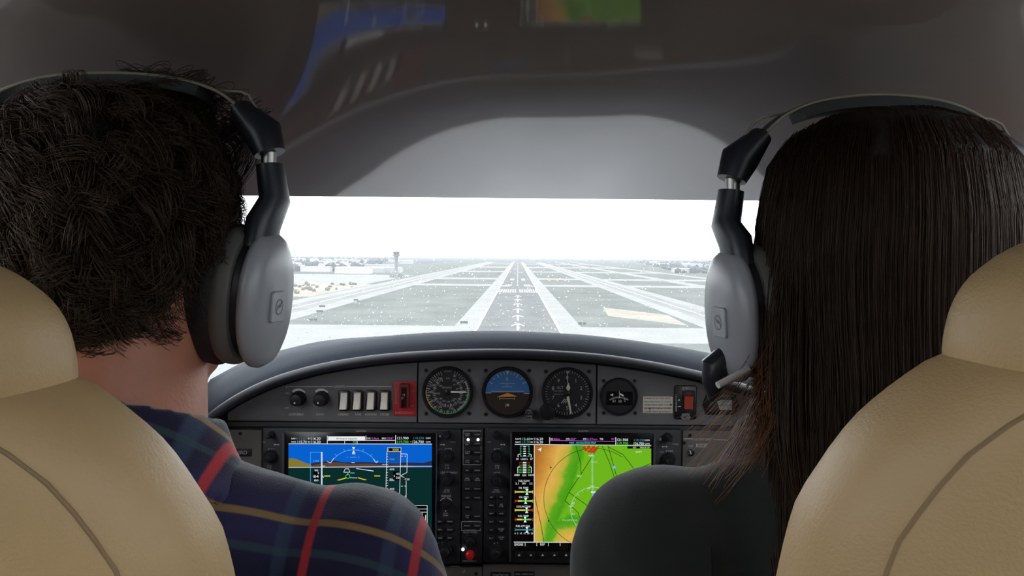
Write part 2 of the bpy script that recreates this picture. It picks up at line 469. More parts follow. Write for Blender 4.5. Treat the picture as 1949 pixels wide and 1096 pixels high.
# ------------------------------------------------------------------ instrument panel
M_pan = pm('panel_grey_paint', (.148, .148, .152), rough=.55, bump=.35, bscale=1500, var=.05)
M_pan2 = pm('panel_grey_paint_lower', (.155, .145, .13), rough=.55, bump=.35, bscale=1500, var=.05)
M_dark = pm('panel_backing_black', (.012, .012, .014), rough=.6)
M_blk = pm('instrument_black', (.010, .010, .012), rough=.35, spec=.5)
M_face = pm('dial_black', (.012, .0125, .014), rough=.5)
M_screw = pm('black_screw', (.008, .008, .008), rough=.4)
M_wht = pm('white_print', (.78, .78, .76), rough=.6)
M_wht2 = pm('white_print_dim', (.48, .48, .48), rough=.6)
M_cream = pm('rocker_cream', (.85, .80, .70), rough=.4)
M_red = pm('guard_red', (.50, .022, .035), rough=.45)
M_redd = pm('guard_red_dark', (.16, .018, .022), rough=.4)
M_chrome = pm('toggle_chrome', (.7, .7, .7), rough=.2, metal=1.)
M_yel = pm('yellow_print', (.60, .48, .08), rough=.6)
M_grn = pm('green_print', (.05, .35, .12), rough=.6)
M_blue = pm('horizon_blue', (.045, .17, .42), rough=.5)
M_brn = pm('horizon_brown', (.035, .022, .015), rough=.5)
M_org = pm('horizon_orange', (.85, .33, .03), rough=.5)
M_plac = pm('placard_cream', (.74, .68, .58), rough=.6)
M_led = em('led_white', (1, 1, 1), 2.2)
M_bez = pm('display_bezel_charcoal', (.018, .019, .022), rough=.45, bump=.2, bscale=1500)
M_edge = pm('display_bezel_edge', (.075, .078, .088), rough=.35)
M_btn = pm('key_black', (.010, .010, .012), rough=.4)
M_lbl = pm('key_print', (.60, .61, .63), rough=.6)

ip = thing('instrument_panel', 'grey painted instrument panel below the glareshield', 'instrument panel', (0, 1.15, -.55))
# backing
b = MB(); b.box(-.56, .52, PY + .012, PY + .03, -.50, -.155); 
arch = [W(x, y + 3, PY + .012) for x, y in LIP if 360 < x < 1600]
pts = [(p.x, p.z) for p in arch][::-1] + [(W(372, 840, PY).x, -.50), (W(1600, 840, PY).x, -.50)]
b = MB(); b.prism(pts, PY + .012, PY + .03, 0); b.build('backing', M_dark, ip, smooth=False)
ZB = W(985, 806, PY).z
def plate_arch(x0, x1, name):
    n = 16; top = []
    for k in range(n + 1):
        x = x0 + (x1 - x0) * k / n
        xs = sorted(LIP); y = interp_s(x, LIP) + 3.0; p = W(x, y, PY); 
        if p.z > ZB + .001: top.append((p.x, p.z))
    pts = [(top[0][0], ZB), (top[-1][0], ZB)] + top[::-1]
    b = MB(); b.prism(pts, PY, PY + .01, .0012); return b.build(name, M_pan, ip, smooth=False)
plate_arch(433, 794, 'panel_plate'); plate_arch(796.5, 1135, 'panel_plate'); plate_arch(1137.5, 1530, 'panel_plate')
# ledge between upper and lower panel, its shading painted in as darker grey
x0 = W(415, 810, PY).x; x1 = W(1590, 810, PY).x
b = MB(); b.prism([(x0, ZB - .008), (x1, ZB - .008), (x1, ZB - .0012), (x0, ZB - .0012)], PY - .0015, PY + .01, .001); b.build('ledge', pm('panel_ledge_shade', (.04, .04, .042), rough=.6), ip, smooth=False)
ZL = ZB - .009
def lowplate(xa, xb, ya, yb):
    a = W(xa, ya, PY); c = W(xb, yb, PY); b = MB(); b.prism([(a.x, c.z), (c.x, c.z), (c.x, a.z), (a.x, a.z)], PY, PY + .01, .0012); return b.build('panel_plate', M_pan2, ip, smooth=False)
lowplate(405, 496, 818, 1073); lowplate(1299, 1590, 818, 1073); lowplate(405, 916.5, 1075, 1150); lowplate(919, 1590, 1073, 1150)
def screw(px, py, r=3.4):
    b = MB(); b.knob(px, py, [(r, 0), (r, .0012), (r * .8, .0018), (r * .4, .0016)], 14); return b.build('screw', M_screw, ip)
for q in ((457, 825), (1313, 829), (1302, 843), (906, 1092)): screw(*q)
for (cx, cy, rr) in ((852, 746, 41), (966, 747, 41.5), (1080, 748, 41)):
    for sx in (-1, 1):
        for sy in (-1, 1):
            if not (cx == 966 and sx == 1 and sy == 1): screw(cx + sx * rr, cy + sy * rr, 3.6)
for q in ((1149, 725), (1208, 725), (1149, 786), (1209, 786)): screw(*q)
# printed labels of the panel
b = MB(); D = .0004
b.line((545, 735.5), (634, 735.5), 1.1, D); b.line((658, 735.5), (745, 735.5), 1.1, D); b.line((545, 735), (545, 739), 1, D); b.txt('LIGHTS', 646, 735.5, 4.2, D, 0, 'c', 20)
b.txt('ON', 547, 748, 3.4, D); b.txt('OFF', 546, 776, 3.4, D)
for t, x, w in (('INSTRUMENT', 564, 28), ('FLOOD', 609, 14), ('LANDING', 654, 19), ('TAXI', 681, 12), ('POSITION', 706, 21), ('STROBE', 732, 17)): b.txt(t, x, 788.5, 4.2, D, 0, 'c', w)
for cx in (567.5, 611): b.arc(cx, 757, 15.5, -42, 52, 4.2, D, 0, 14)
b.txt('NO SMOKING', 1338, 836, 4.4, D, 0, 'c', 33); b.line((1301, 835), (1319, 835), 1.2, D); b.line((1357, 836), (1386, 837.5), 1.2, D)
b.txt('PAX', 1315, 848.5, 3.2, D, 0, 'c', 8); b.frame(1325, 844.5, 1346, 851, 1, D); b.txt('DOME', 1335.5, 847.8, 3.2, D, 0, 'c', 17)
b.line((858, 1077.5), (874, 1077.5), 1.1, D); b.line((874, 1077), (874, 1080), 1.1, D); b.txt('UP', 883, 1087.5, 4, D, 0, 'c', 7, .5)
b.build('lettering', M_wht, ip, smooth=False, fix=False, kind='stuff')

# registration placard and two small placards low on the panel
def placard(px, py, w, h, rows, label, mat_bg, mat_fg, hh, wid=None, name='placard'):
    t = thing(name, label, 'placard', W(px, py + h / 2, PY))
    b = MB(); b.plate(px, py, w, h, 1, 0, .0012, .0004); b.build('plate', mat_bg, t)
    b = MB()
    for k, r in enumerate(rows):
        yy = py - h / 2 + h * (k + .5) / len(rows); b.txt(r, px, yy, hh, .0015, 0, 'c', wid)
    b.build('lettering', mat_fg, t, smooth=False, fix=False, kind='stuff'); return t
placard(455, 861, 48, 15, ['N62RD'], 'black registration placard reading N62RD beside the left display', M_blk, M_wht2, 6.8, 31)
placard(953, 1093.5, 39, 9, ['Diesel Fuel only'], 'small black placard under the audio panel, left of two', M_blk, M_wht, 3.6, 30)
placard(998, 1092, 39, 9, ['max. usable fuel'], 'small black placard below the map display, right of two', M_blk, M_wht, 3.0, 34)
t = placard(1252, 770.5, 57, 31.5, ['WARNING DO NOT OPEN CANOPY', 'MAX SPEED FLAPS T/O 110 KIAS', 'MANEUVERING SPEED 113 KIAS', 'VA ABOVE 1180 kg 113 KIAS', 'ALWAYS OPERATE PER HANDBOOK'], 'cream operating limits placard with rows of tiny black print', M_plac, M_blk, 3.0, 51)
b = MB(); b.line((1225, 776), (1279, 776.4), .7, .0015); b.line((1237, 777), (1237, 785), .6, .0015); b.build('rule_line', M_blk, t, smooth=False, fix=False)
b = MB(); b.knob(1277, 770, [(1.6, .001), (1.6, .002)], 10); b.build('rivet', M_screw, t)

# dimmer knobs
for px, lab in ((565.5, 'black dimmer knob for instrument lights, leftmost on the panel'), (610, 'black dimmer knob for flood light, beside the rocker switches')):
    t = thing('dimmer_knob', lab, 'knob', W(px, 774, PY), 'light dimmer knobs')
    b = MB(); b.knob(px, 760, [(14.5, 0), (14.5, .003), (13, .005), (12.2, .016), (10.5, .019), (4, .0195)], 30); b.build('cap', M_blk, t)
    b = MB(); b.disc(px - 5, 767, 1.7, .0199); b.build('pointer_dot', M_wht, t, fix=False)
# rocker switches
for px, lab in ((654, 'cream landing light rocker switch, first of four in a row'), (679.5, 'cream taxi light rocker switch, second of four in a row'), (705.5, 'cream position light rocker switch, third of four in a row'), (731.5, 'cream strobe light rocker switch, next to the red guard')):
    t = thing('rocker_switch', lab, 'switch', W(px, 783, PY), 'light rocker switches')
    b = MB(); b.plate(px, 762.5, 21, 40, 5, 0, .004, .0012)
    b.build('bezel', M_blk, t)
    b = MB(); p = W(px - .4, 763, PY - .008); k = sc(.008); w, h = 12.5 * k, 31 * k
    rings = []
    for u, d in ((-1, .004), (-.97, .0055), (-.9, .0065), (-.1, .0085), (.9, .0145), (.97, .0140), (1, .0115)):
        z = p.z - u * h / 2 
        rings.append([(p.x - w / 2, PY - .003, z), (p.x - w / 2, PY - d + .0008, z), (p.x - w / 2 + .0008, PY - d, z), (p.x + w / 2 - .0008, PY - d, z), (p.x + w / 2, PY - d + .0008, z), (p.x + w / 2, PY - .003, z)])
    b.loft(rings); b.build('rocker', M_cream, t, angle=30)
# guarded emergency switch
t = thing('emergency_switch', 'red guarded emergency power toggle switch left of the airspeed dial', 'switch', W(770, 791, PY))
b = MB(); b.plate(770.5, 758.5, 43, 66, 1.5, 0, .0015, .0005); b.build('plate', M_red, t)
b = MB(); b.txt('EMERGENCY', 770, 785.5, 4.6, .0018, 0, 'c', 36); b.txt('POWER', 753.5, 755, 3.6, .0018, 0, 'c', 30, -pi / 2); b.txt('ON', 786, 744, 3, .0018); b.txt('OFF', 785, 772, 3, .0018)
b.build('lettering', pm('pink_print', (.62, .22, .20), rough=.6), t, smooth=False, fix=False, kind='stuff')
b = MB()
b.plate(761.5, 755, 4, 46, 1.5, .0015, .013, .001); b.plate(776, 755, 4, 46, 1.5, .0015, .013, .001); b.plate(769, 735, 16, 7, 2, .0015, .014, .001); b.plate(769, 755, 12, 42, 1, .0015, .0035, .0005)
b.build('guard', M_redd, t)
b = MB(); b.knob(767.5, 752, [(4.5, .003), (4.5, .006), (3, .007)], 14); b.tube([W(767.5, 752, PY - .006), W(766.5, 755, PY - .014), W(765.5, 757, PY - .019)], [.0014, .0018, .0024], 10); b.build('toggle', M_chrome, t)

# round instruments
def round_case(name, label, px, py, r, cat='gauge'):
    t = thing(name, label, cat, W(px, py + r, PY))
    b = MB(); b.knob(px, py, [(r, 0), (r, .004), (r * .97, .0065), (r * .90, .0065), (r * .87, .0035), (r * .5, .0034)], 64); b.build('bezel', M_blk, t)
    b = MB(); b.disc(px, py, r * .87, .0037, 0, 64); b.build('dial', M_face, t, fix=False)
    return t
D = .0042
t = round_case('airspeed_indicator', 'round airspeed dial with two number rings, leftmost of the dials', 852, 746, 49)
cx, cy = 852.5, 746
b = MB(); b.ticks(cx, cy, 36, 42, 20, 340, 50, .8, D); b.ticks(cx, cy, 34, 42, 20, 340, 17, 1.1, D); b.ticks(cx, cy, 24, 29, 25, 335, 48, .8, D); b.ticks(cx, cy, 22, 29, 25, 335, 14, 1, D)
for tx, a, rr in (('60', 52, 33), ('80', 88, 32), ('100', 128, 32), ('120', 168, 32), ('140', 208, 32), ('160', 240, 32), ('180', 270, 32), ('200', 294, 32), ('220', 314, 32), ('240', 330, 30), ('40', 22, 33)):
    b.txt(tx, cx + rr * sin(rad(a)), cy - rr * cos(rad(a)), 4.4, D)
for tx, a in (('60', 40), ('80', 70), ('100', 150), ('120', 133), ('140', 178), ('160', 205), ('180', 228), ('200', 262), ('230', 310)):
    b.txt(tx, cx + 18.5 * sin(rad(a)), cy - 18.5 * cos(rad(a)), 3.4, D)
b.txt('KNOTS', cx, 706.5, 2.8, D); b.txt('MPH', cx, 720, 2.6, D); b.txt('AIRSPEED', cx - 2, 737.5, 3.2, D, 0, 'c', 19)
b.arc(cx, cy, 38.5, 58, 152, 2.2, D, 0, 20)
b.build('dial_marks', M_wht2, t, smooth=False, fix=False, kind='stuff')
b = MB(); b.arc(cx, cy, 41.5, 222, 276, 1.8, D + .0002, 0, 16); b.build('yellow_arc', M_yel, t, fix=False)
b = MB(); b.arc(cx, cy, 41.2, 80, 222, 1.6, D + .0001, 0, 30); b.build('green_arc', M_grn, t, fix=False)
b = MB(); p0, p1 = W(858, 745.5, PY - .0055), W(889, 746.2, PY - .0055)
b.flat([(858, 744), (885, 744.6), (890, 746.2), (885, 747.8), (858, 747.5)], .0058); b.flat([(858, 744), (885, 744.6), (890, 746.2), (885, 747.8), (858, 747.5)], .0052)
b.build('needle', M_wht, t, smooth=False, fix=False); b = MB(); b.knob(852.5, 746, [(6, .0037), (6, .0055), (4.5, .0062)], 20); b.build('hub', M_blk, t)

t = round_case('attitude_indicator', 'round attitude dial with blue sky and orange aircraft bar', 966, 746.5, 49)
cx, cy = 966, 747
b = MB(); b.flat([(cx + 42 * sin(rad(a)), cy - 42 * cos(rad(a))) for a in range(-90, 91, 6)], .0040); b.flat([(cx + 31 * sin(rad(a)), cy - 3 - 28 * cos(rad(a))) for a in range(-90, 91, 6)], .0044); b.build('sky_half', M_blue, t, smooth=False, fix=False)
b = MB(); b.flat([(cx + 42 * sin(rad(a)), cy - 42 * cos(rad(a))) for a in range(90, 271, 6)], .0040); b.build('ground_half', M_brn, t, smooth=False, fix=False)
b = MB(); D = .0048
b.flat([(962.5, 705.5), (969.5, 705.5), (966, 714)], D); b.poly([(965, 718), (962.6, 723.5), (967.4, 723.5), (965, 718)], .8, D)
for a in (-60, -30, 30, 60): b.ticks(cx, cy, 33, 40, a, a, 1, 1.6, D)
for a in (-45, -20, -10, 10, 20, 45): b.ticks(cx, cy, 35, 40, a, a, 1, 1.2, D)
b.line((935, 744.5), (997, 744.5), 1, D); b.line((924, 747.5), (935, 747.5), 1.6, D); b.line((997, 748.5), (1008, 748.5), 1.6, D)
b.line((951, 729.5), (980, 729.5), .9, D); b.line((955, 736), (976, 736), .9, D); b.line((962, 733), (969, 733), .7, D); b.line((951, 758.5), (979, 758.5), .9, D); b.line((951, 756), (951, 761), .9, D); b.line((979, 756), (979, 761), .9, D)
b.line((962, 768), (962, 775), .8, D); b.rect(964, 768.5, 969, 773, D); b.txt('PULL', 1006, 780.5, 3, .016); b.txt('TO', 1006.5, 786.5, 2.6, .016); b.txt('CAGE', 1007, 792, 3, .016)
b.build('dial_marks', M_wht2, t, smooth=False, fix=False, kind='stuff')
b = MB(); b.prism([(p.x, p.z) for p in (W(946, 754, PY), W(985, 753, PY), W(966, 746.5, PY))], PY - .006, PY - .005, 0); b.build('aircraft_bar', M_org, t, smooth=False)
b = MB(); b.knob(1006.5, 786.5, [(8, 0), (8, .012), (7.5, .0145), (5, .0155)], 24); b.build('caging_knob', M_blk, t)

t = round_case('altimeter', 'round altimeter dial marked ALT with numbers 0 to 9', 1080, 748, 49)
cx, cy = 1079.5, 747.5; b = MB(); D = .0042
b.ticks(cx, cy, 38, 42.5, 0, 352.8, 50, .7, D); b.ticks(cx, cy, 36, 42.5, 0, 324, 10, 1.1, D)
for k in range(10):
    a = rad(36 * k); b.txt(str(k), cx + 28 * sin(a), cy - 29 * cos(a), 7, D)
b.txt('ALT', 1066, 737.5, 5.5, D, 0, 'c', 12); b.txt('100 FEET', 1063, 744, 2, D, 0, 'c', 18); b.txt('20,000 FT', 1063, 750, 2, D, 0, 'c', 18)
b.flat([(1076.5, 706), (1084, 706), (1080, 713)], D); b.line((1080, 712), (1080, 728), .7, D)
for k in range(3): b.line((1068 + 4 * k, 767), (1075 + 4 * k, 759), 1.2, D)
b.build('dial_marks', M_wht2, t, smooth=False, fix=False, kind='stuff')
b = MB(); b.flat([(1080, 743), (1077.5, 738), (1082, 727.5), (1085.5, 738), (1083, 743)], .0056); b.flat([(1078.5, 755), (1083.3, 754.2), (1088, 786), (1085.5, 788)], .006); b.line((1080, 713), (1080, 728), 1, .005)
b.build('needle', pm('needle_ivory', (.62, .62, .50), rough=.5), t, smooth=False, fix=False)
b = MB(); b.knob(1042, 784, [(15, 0), (15, .010), (14, .0135), (8, .0145)], 24); b.build('setting_knob', M_blk, t)
b = MB(); b.knob(cx, cy + 1, [(5, .0037), (5, .0062), (3.5, .0068)], 18); b.build('hub', M_blk, t)

t = round_case('panel_compass', 'small round compass gauge with white numerals, rightmost of the dials', 1178.5, 755, 36)
b = MB(); D = .0045; b.txt('33', 1168.5, 763, 5, D); b.txt('30', 1180, 763.5, 5, D); b.txt('2', 1189, 762, 5, D, 0, 'c', None, .25)
b.ticks(1178, 790, 32.5, 35.5, -30, 30, 19, .7, D); b.line((1179, 744), (1179, 758), .9, D); b.flat([(1161, 751.5), (1167, 748.5), (1167, 754)], D); b.flat([(1181, 748), (1188, 752), (1186, 754.5), (1180, 751)], D)
b.build('dial_marks', M_wht, t, smooth=False, fix=False, kind='stuff')
b = MB(); p = W(1178.5, 757, PY); b.prism([(p.x - 25 * sc(), p.z - 13 * sc()), (p.x + 25 * sc(), p.z - 13 * sc()), (p.x + 25 * sc(), p.z + 13 * sc()), (p.x - 25 * sc(), p.z + 13 * sc())], PY - .0043, PY - .0038, 0); b.build('card_window', pm('compass_card', (.006, .006, .007), rough=.2), t, smooth=False)

# emergency locator switch with red rocker
t = thing('locator_switch', 'black switch plate with a red rocker beside the cream placard', 'switch', W(1305, 798, PY))
b = MB(); b.plate(1305, 766, 42.5, 65, 5, 0, .003, .001); b.build('plate', M_blk, t)
b = MB(); D = .0033; b.txt('ARTEX', 1304, 738.5, 3, D, 0, 'c', 13); b.txt('ELT', 1304, 742.5, 2.6, D, 0, 'c', 8); b.txt('EMERGENCY ELT', 1287, 766, 3, D, 0, 'c', 33, pi / 2)
for k, (r, w) in enumerate((('WARNING', 15), ('PRESS ON', 15), ('TEST / ARMED', 20), ('PRESS OFF', 15))): b.txt(r, 1305, 788 + 3 * k, 2.3, D, 0, 'c', w)
b.flat([(1290, 762), (1293.5, 759), (1293.5, 763)], D); b.line((1290, 773.5), (1296, 773.5), 1.2, D); b.build('lettering', M_wht, t, smooth=False, fix=False, kind='stuff')
b = MB(); b.plate(1311, 764, 24, 42, 3, .003, .005, .001); b.build('switch_bezel', M_dark, t)
b = MB(); p = W(1311.5, 766.5, PY - .01); k = sc(.01); w, h = 16 * k, 27 * k; rings = []
for u, d in ((-1, .006), (-.9, .012), (0, .009), (.9, .008), (1, .005)):
    z = p.z - u * h / 2; rings.append([(p.x - w / 2, PY - .004, z), (p.x - w / 2, PY - d, z), (p.x + w / 2, PY - d, z), (p.x + w / 2, PY - .004, z)])
b.loft(rings); b.build('rocker', pm('rocker_red', (.50, .075, .045), rough=.4), t, angle=25)
b = MB(); b.flat([(1305, 750), (1308, 746), (1314, 746), (1318, 750)], .0052); b.build('rocker_shade_cap', M_redd, t, smooth=False, fix=False)
# hour meter
t = thing('hour_meter', 'hexagonal black hour meter with white window, rightmost on the upper panel', 'meter', W(1372, 792, PY))
k = sc(.004); p = W(1373, 770, PY - .004)
hexo = [(-35, 0), (-27, -20), (27, -20), (35, 0), (27, 20), (-27, 20)]
b = MB(); b.prism([(p.x + x * k, p.z + z * k) for x, z in hexo], PY - .004, PY, .0012); b.build('case', M_blk, t)
b = MB(); b.plate(1373, 770, 46, 28, 3, .004, .006, .001); b.build('frame', M_dark, t)
b = MB(); b.flat([(1363, 761), (1393, 761), (1393, 780), (1370, 780), (1367, 770)], .0063); b.build('window', pm('meter_white', (.42, .42, .42), rough=.4), t, fix=False)
b = MB(); b.txt('HOURS', 1381, 764.5, 3, .0066, 0, 'c', 17); b.txt('0421.7', 1381, 771, 4.5, .0066, 0, 'c', 20); b.build('lettering', M_blk, t, fix=False, kind='stuff', smooth=False)
# passenger light switch
t = thing('pax_light_knob', 'small black slotted knob under the no smoking lettering', 'knob', W(1314, 868, PY))
b = MB(); b.knob(1315, 861, [(7, 0), (7, .004), (6, .006), (3, .0065)], 20); b.build('cap', M_blk, t)
b = MB(); b.line((1313, 857), (1315.5, 864), 1.8, .0068); b.build('pointer', M_wht, t, fix=False)

# ------------------------------------------------------------------ glass displays
def key(t, px, py, w, h, text, mi_d=.0125, hh=2.6):
    b = MB(); b.plate(px, py, w, h, 2, mi_d - .001, mi_d + .002, .0007); o = b.build('key', M_btn, t)
    if text:
        b = MB()
        rows = text.split('|')
        for k, r in enumerate(rows): b.txt(r, px, py + (k - (len(rows) - 1) / 2) * 3.6, hh, mi_d + .0023, 0, 'c', min(w - 3, len(r) * 2.6))
        b.build('key_print', M_lbl, o, smooth=False, fix=False, kind='stuff')
    return o
def rknob(t, px, py, r1, r2, d=.012):
    b = MB(); b.knob(px, py, [(r1, d - .001), (r1, d + .008), (r1 * .92, d + .010), (r2 * 1.05, d + .010), (r2, d + .011), (r2 * .97, d + .019), (r2 * .8, d + .021), (r2 * .3, d + .0213)], 26)
    return b.build('knob', M_btn, t)
def prints(t, rows, d=.0124, name='lettering', mat=None):
    b = MB()
    for s_, x, y, h, w in rows: b.txt(s_, x, y, h, d, 0, 'c', w)
    return b.build(name, mat or M_lbl, t, smooth=False, fix=False, kind='stuff')
def gdu(name, label, x0, x1, sx0, sx1, sy0, sy1, y1=1073):
    t = thing(name, label, 'display', W((x0 + x1) / 2, y1, PY))
    b = MB(); b.plate((x0 + x1) / 2, (816 + y1) / 2, x1 - x0, y1 - 816, 3, 0, .012, .002); b.build('bezel', M_bez, t)
    for xx in (sx0 - 2.2, sx1 + 2.2):
        b = MB(); b.plate(xx, (sy0 + y1 - 4) / 2, 3.0, y1 - 4 - sy0, 1.2, .0115, .0165, .001); b.build('bezel_edge', M_edge, t)
    b = MB(); b.plate((sx0 + sx1) / 2, (sy0 - 6 + sy1) / 2 + 3, sx1 - sx0, sy1 - sy0 + 6, 1, .0115, .0128, .0002); b.build('screen_glass', pm('screen_black_glass', (.004, .004, .005), rough=.12), t)
    return t
E = lambda n, c, s=1.0: em('screen_' + n, c, s)
C_w = E('white', (.80, .83, .85)); C_blue = E('sky_blue', srgb(8, 96, 205)); C_cy = E('cyan', (.05, .62, .62)); C_mag = E('magenta', (.55, .12, .62)); C_gr = E('green', (.08, .62, .06))
C_y = E('yellow', (.72, .60, .05)); C_dk = E('night_green', srgb(10, 44, 42)); C_hill = E('tan_hill', srgb(130, 118, 50)); C_hill2 = E('brown_hill', srgb(92, 66, 48)); C_navy = E('navy_hill', srgb(36, 44, 70)); C_lb = E('light_blue', srgb(90, 170, 235)); C_bk = E('black', (.002, .002, .003)); C_red = E('red', srgb(190, 55, 25)); C_road = E('road_green', srgb(18, 62, 12)); C_tb = E('tape_blue', srgb(20, 82, 170)); C_org = E('orange', (.75, .35, .05)); C_dim = E('dim_cyan', (.06, .22, .25)); C_pale = E('pale_green', srgb(170, 215, 175))
SM = [C_w, C_blue, C_cy, C_mag, C_gr, C_y, C_dk, C_hill, C_hill2, C_navy, C_lb, C_bk, C_red, C_road, C_tb, C_org, C_dim, C_pale]
w_, blue_, cy_, mag_, gr_, y_, dk_, hill_, hill2_, navy_, lb_, bk_, red_, road_, tb_, org_, dim_, pale_ = range(18)

# --- primary flight display
t = gdu('flight_display', 'left glass display showing blue sky, horizon and flight tapes', 498, 877, 540, 828, 826, 1045)
D0 = .0131
b = MB(); b.rect(549, 844.5, 822, 890, D0, blue_); b.rect(549, 889, 822, 1040, D0, dk_); b.build('screen_picture', SM, t, smooth=False, fix=False)
D1 = .0133; b = MB()
b.flat([(549, 873), (556, 871.5), (566, 874), (580, 880), (592, 884), (592, 889.5), (549, 889.5)], D1, hill_)
b.flat([(588, 883), (600, 880), (618, 878), (635, 876), (655, 880), (690, 879), (735, 881), (770, 880), (822, 881), (822, 888.5), (588, 889.5)], D1 - .0001, navy_)
b.flat([(592, 886), (610, 882), (640, 879.5), (668, 883), (700, 882), (735, 885), (760, 884), (790, 886), (790, 888.5), (592, 889.5)], D1, hill2_)
b.flat([(800, 884), (812, 879), (822, 877), (822, 887), (800, 887)], D1, navy_)
D2 = .0135
b.line((549, 889.6), (822, 887), 1.0, D2, w_)
b.line((549, 844.5), (822, 845), 1.0, D2, w_)
# radio and waypoint bar
for y, a, m1, c1 in ((834.5, 'NAV1', dim_, '113.60'), (840.8, 'NAV2', w_, '115.70')):
    b.txt(a, 559, y, 3, D2, w_, 'c', 9); b.txt(c1, 575, y, 4.6, D2, m1, 'c', 17); b.txt('ID', 588, y, 2.8, D2, w_, 'c', 4); b.txt('116.20', 601, y, 4.8, D2, w_, 'c', 18)
b.rect(624.5, 830.5, 695, 837.6, D2, w_); b.txt('Arriving at waypoint', 660, 834.4, 4, D2 + .0002, bk_, 'c', 40)
b.line((623, 829), (623, 844), 1, D2, w_); b.line((623, 838), (752, 838), .8, D2, w_); b.line((656, 838), (656, 844), .8, D2, w_); b.line((680, 838), (680, 844), .8, D2, w_); b.line((753, 828), (753, 844), 1.1, D2, w_); b.line((696.5, 829), (696.5, 838), .8, D2, w_)
b.txt('TO', 675, 841.3, 4.2, D2, gr_, 'c', 7); b.txt('DIS', 701.5, 834, 3.2, D2, w_, 'c', 7); b.txt('0.4nm', 714, 834, 4, D2, mag_, 'c', 14); b.txt('BRG', 731, 834, 3.2, D2, w_, 'c', 8); b.txt('354\u00b0', 743, 834, 4, D2, mag_, 'c', 12)
b.txt('121.900', 767, 833.5, 4.8, D2, w_, 'c', 21); b.txt('119.700', 767, 840.6, 4.8, D2, gr_, 'c', 21); b.txt('118.250', 797, 833.5, 4.2, D2, dim_, 'c', 20); b.txt('126.700', 796, 840.6, 4.8, D2, w_, 'c', 21); b.txt('COM1', 815, 833.6, 3, D2, w_, 'c', 9); b.txt('COM2', 815, 840.8, 3, D2, w_, 'c', 9); b.txt('<>', 782, 840.6, 2.6, D2, gr_, 'c', 4)
# roll scale
b.arc(673, 906, 50, -60, 60, 1.0, D2, lb_, 30); b.ticks(673, 906, 50, 55, -60, 60, 7, .9, D2, lb_); b.ticks(673, 906, 50, 53, -20, 20, 5, .8, D2, lb_)
b.flat([(670, 850.5), (676, 850.5), (673, 856)], D2, w_); b.flat([(673, 856.5), (670, 862), (676, 862)], D2, w_); b.line((670, 863.5), (676.5, 863.5), 1.1, D2, w_)
b.poly([(623, 878), (629, 881), (636, 871.5)], 1.0, D2, w_); b.poly([(711, 873), (715, 880), (719, 877)], 1.0, D2, w_)
b.txt('5', 661, 870, 3.2, D2, lb_); b.txt('5', 683, 870, 3.2, D2, lb_); b.line((666, 870), (679, 870), .7, D2, lb_); b.line((669, 880.5), (675, 880.5), .9, D2, w_)
b.line((667, 900), (675, 900), .8, D2, w_); b.line((667, 919), (674, 919), .8, D2, w_); b.line((655, 929.5), (683, 929.5), .8, D2, w_); b.txt('10', 688, 928.5, 3.4, D2, w_)
b.poly([(654, 898.5), (657, 892), (663.5, 892), (666, 898.5), (654, 898.5)], .9, D2, w_); b.flat([(678, 891), (711, 895.6), (711, 897), (678, 892)], D2, w_)
b.rect(617, 904.8, 628.5, 906.6, D2, y_); b.rect(712.5, 904.8, 723.5, 906.4, D2, y_); b.flat([(641, 913.5), (660, 908), (657, 911), (646, 914)], D2, y_); b.flat([(681, 908), (698.5, 913), (693, 913.5), (682, 910)], D2, y_)
b.arc(662, 906.5, 4, 0, 360, 1, D2, gr_, 16); b.line((666, 909), (680, 909.5), .8, D2, w_); b.line((662, 900), (662, 903), .8, D2, w_)
# speed tape
b.frame(590.5, 860, 612, 1000, .8, D2, lb_); b.rect(611, 860, 613.6, 960, D2, w_); b.txt('100', 602, 877, 4, D2, lb_, 'c', 10); b.txt('90', 602, 895, 4, D2, w_, 'c', 7); b.rect(596, 897, 609, 912, D2 + .0001, bk_); b.txt('84', 601.5, 906.5, 5.2, D2 + .0002, w_, 'c', 10); b.txt('5', 606, 900, 4, D2 + .0002, w_); b.txt('80', 602, 914, 3.6, D2, w_, 'c', 8); b.line((614, 905), (616, 909), 1, D2, w_); b.txt('TAS', 616, 887, 2.6, D2, w_, 'c', 6)
# altitude and vertical speed tapes
b.rect(737, 852, 763, 859, D2, bk_); b.frame(737, 851.5, 763.5, 859.5, .7, D2 + .0001, w_); b.txt('3000', 753, 855.6, 4, D2 + .0002, y_, 'c', 12); b.txt('E', 739.5, 855.6, 3.4, D2 + .0002, y_)
b.rect(736.5, 859.5, 763, 882, D2 - .0001, tb_); b.line((736.5, 859), (734, 950), .9, D2, w_); b.line((763, 859), (760, 960), .9, D2, w_)
for k in range(18): b.line((735.6 - .02 * k, 864 + k * 5), (738.5, 864 + k * 5), .8, D2, w_)
for tx, y in (('700', 874), ('600', 893), ('500', 912), ('400', 930), ('300', 948)): b.txt(tx, 746, y, 3.4, D2, w_ if y > 880 else lb_, 'c', 9)
b.rect(748, 897, 761, 914, D2 + .0001, bk_); b.txt('40', 757, 901.5, 4, D2 + .0002, w_, 'c', 7); b.txt('6', 750.5, 905.5, 4, D2 + .0002, w_); b.txt('20', 757, 908.8, 4, D2 + .0002, w_, 'c', 7); b.txt('1000', 746, 914, 2.6, D2 + .0002, w_, 'c', 9)
b.poly([(763, 863.5), (775, 864), (774.5, 899), (762.5, 905), (773, 911), (773, 948), (761, 949)], .9, D2, w_)
for tx, y in (('4', 868), ('2', 887), ('2', 925), ('4', 944)): b.txt(tx, 771, y, 3.2, D2, w_); b.line((763, y), (767, y), .8, D2, w_)
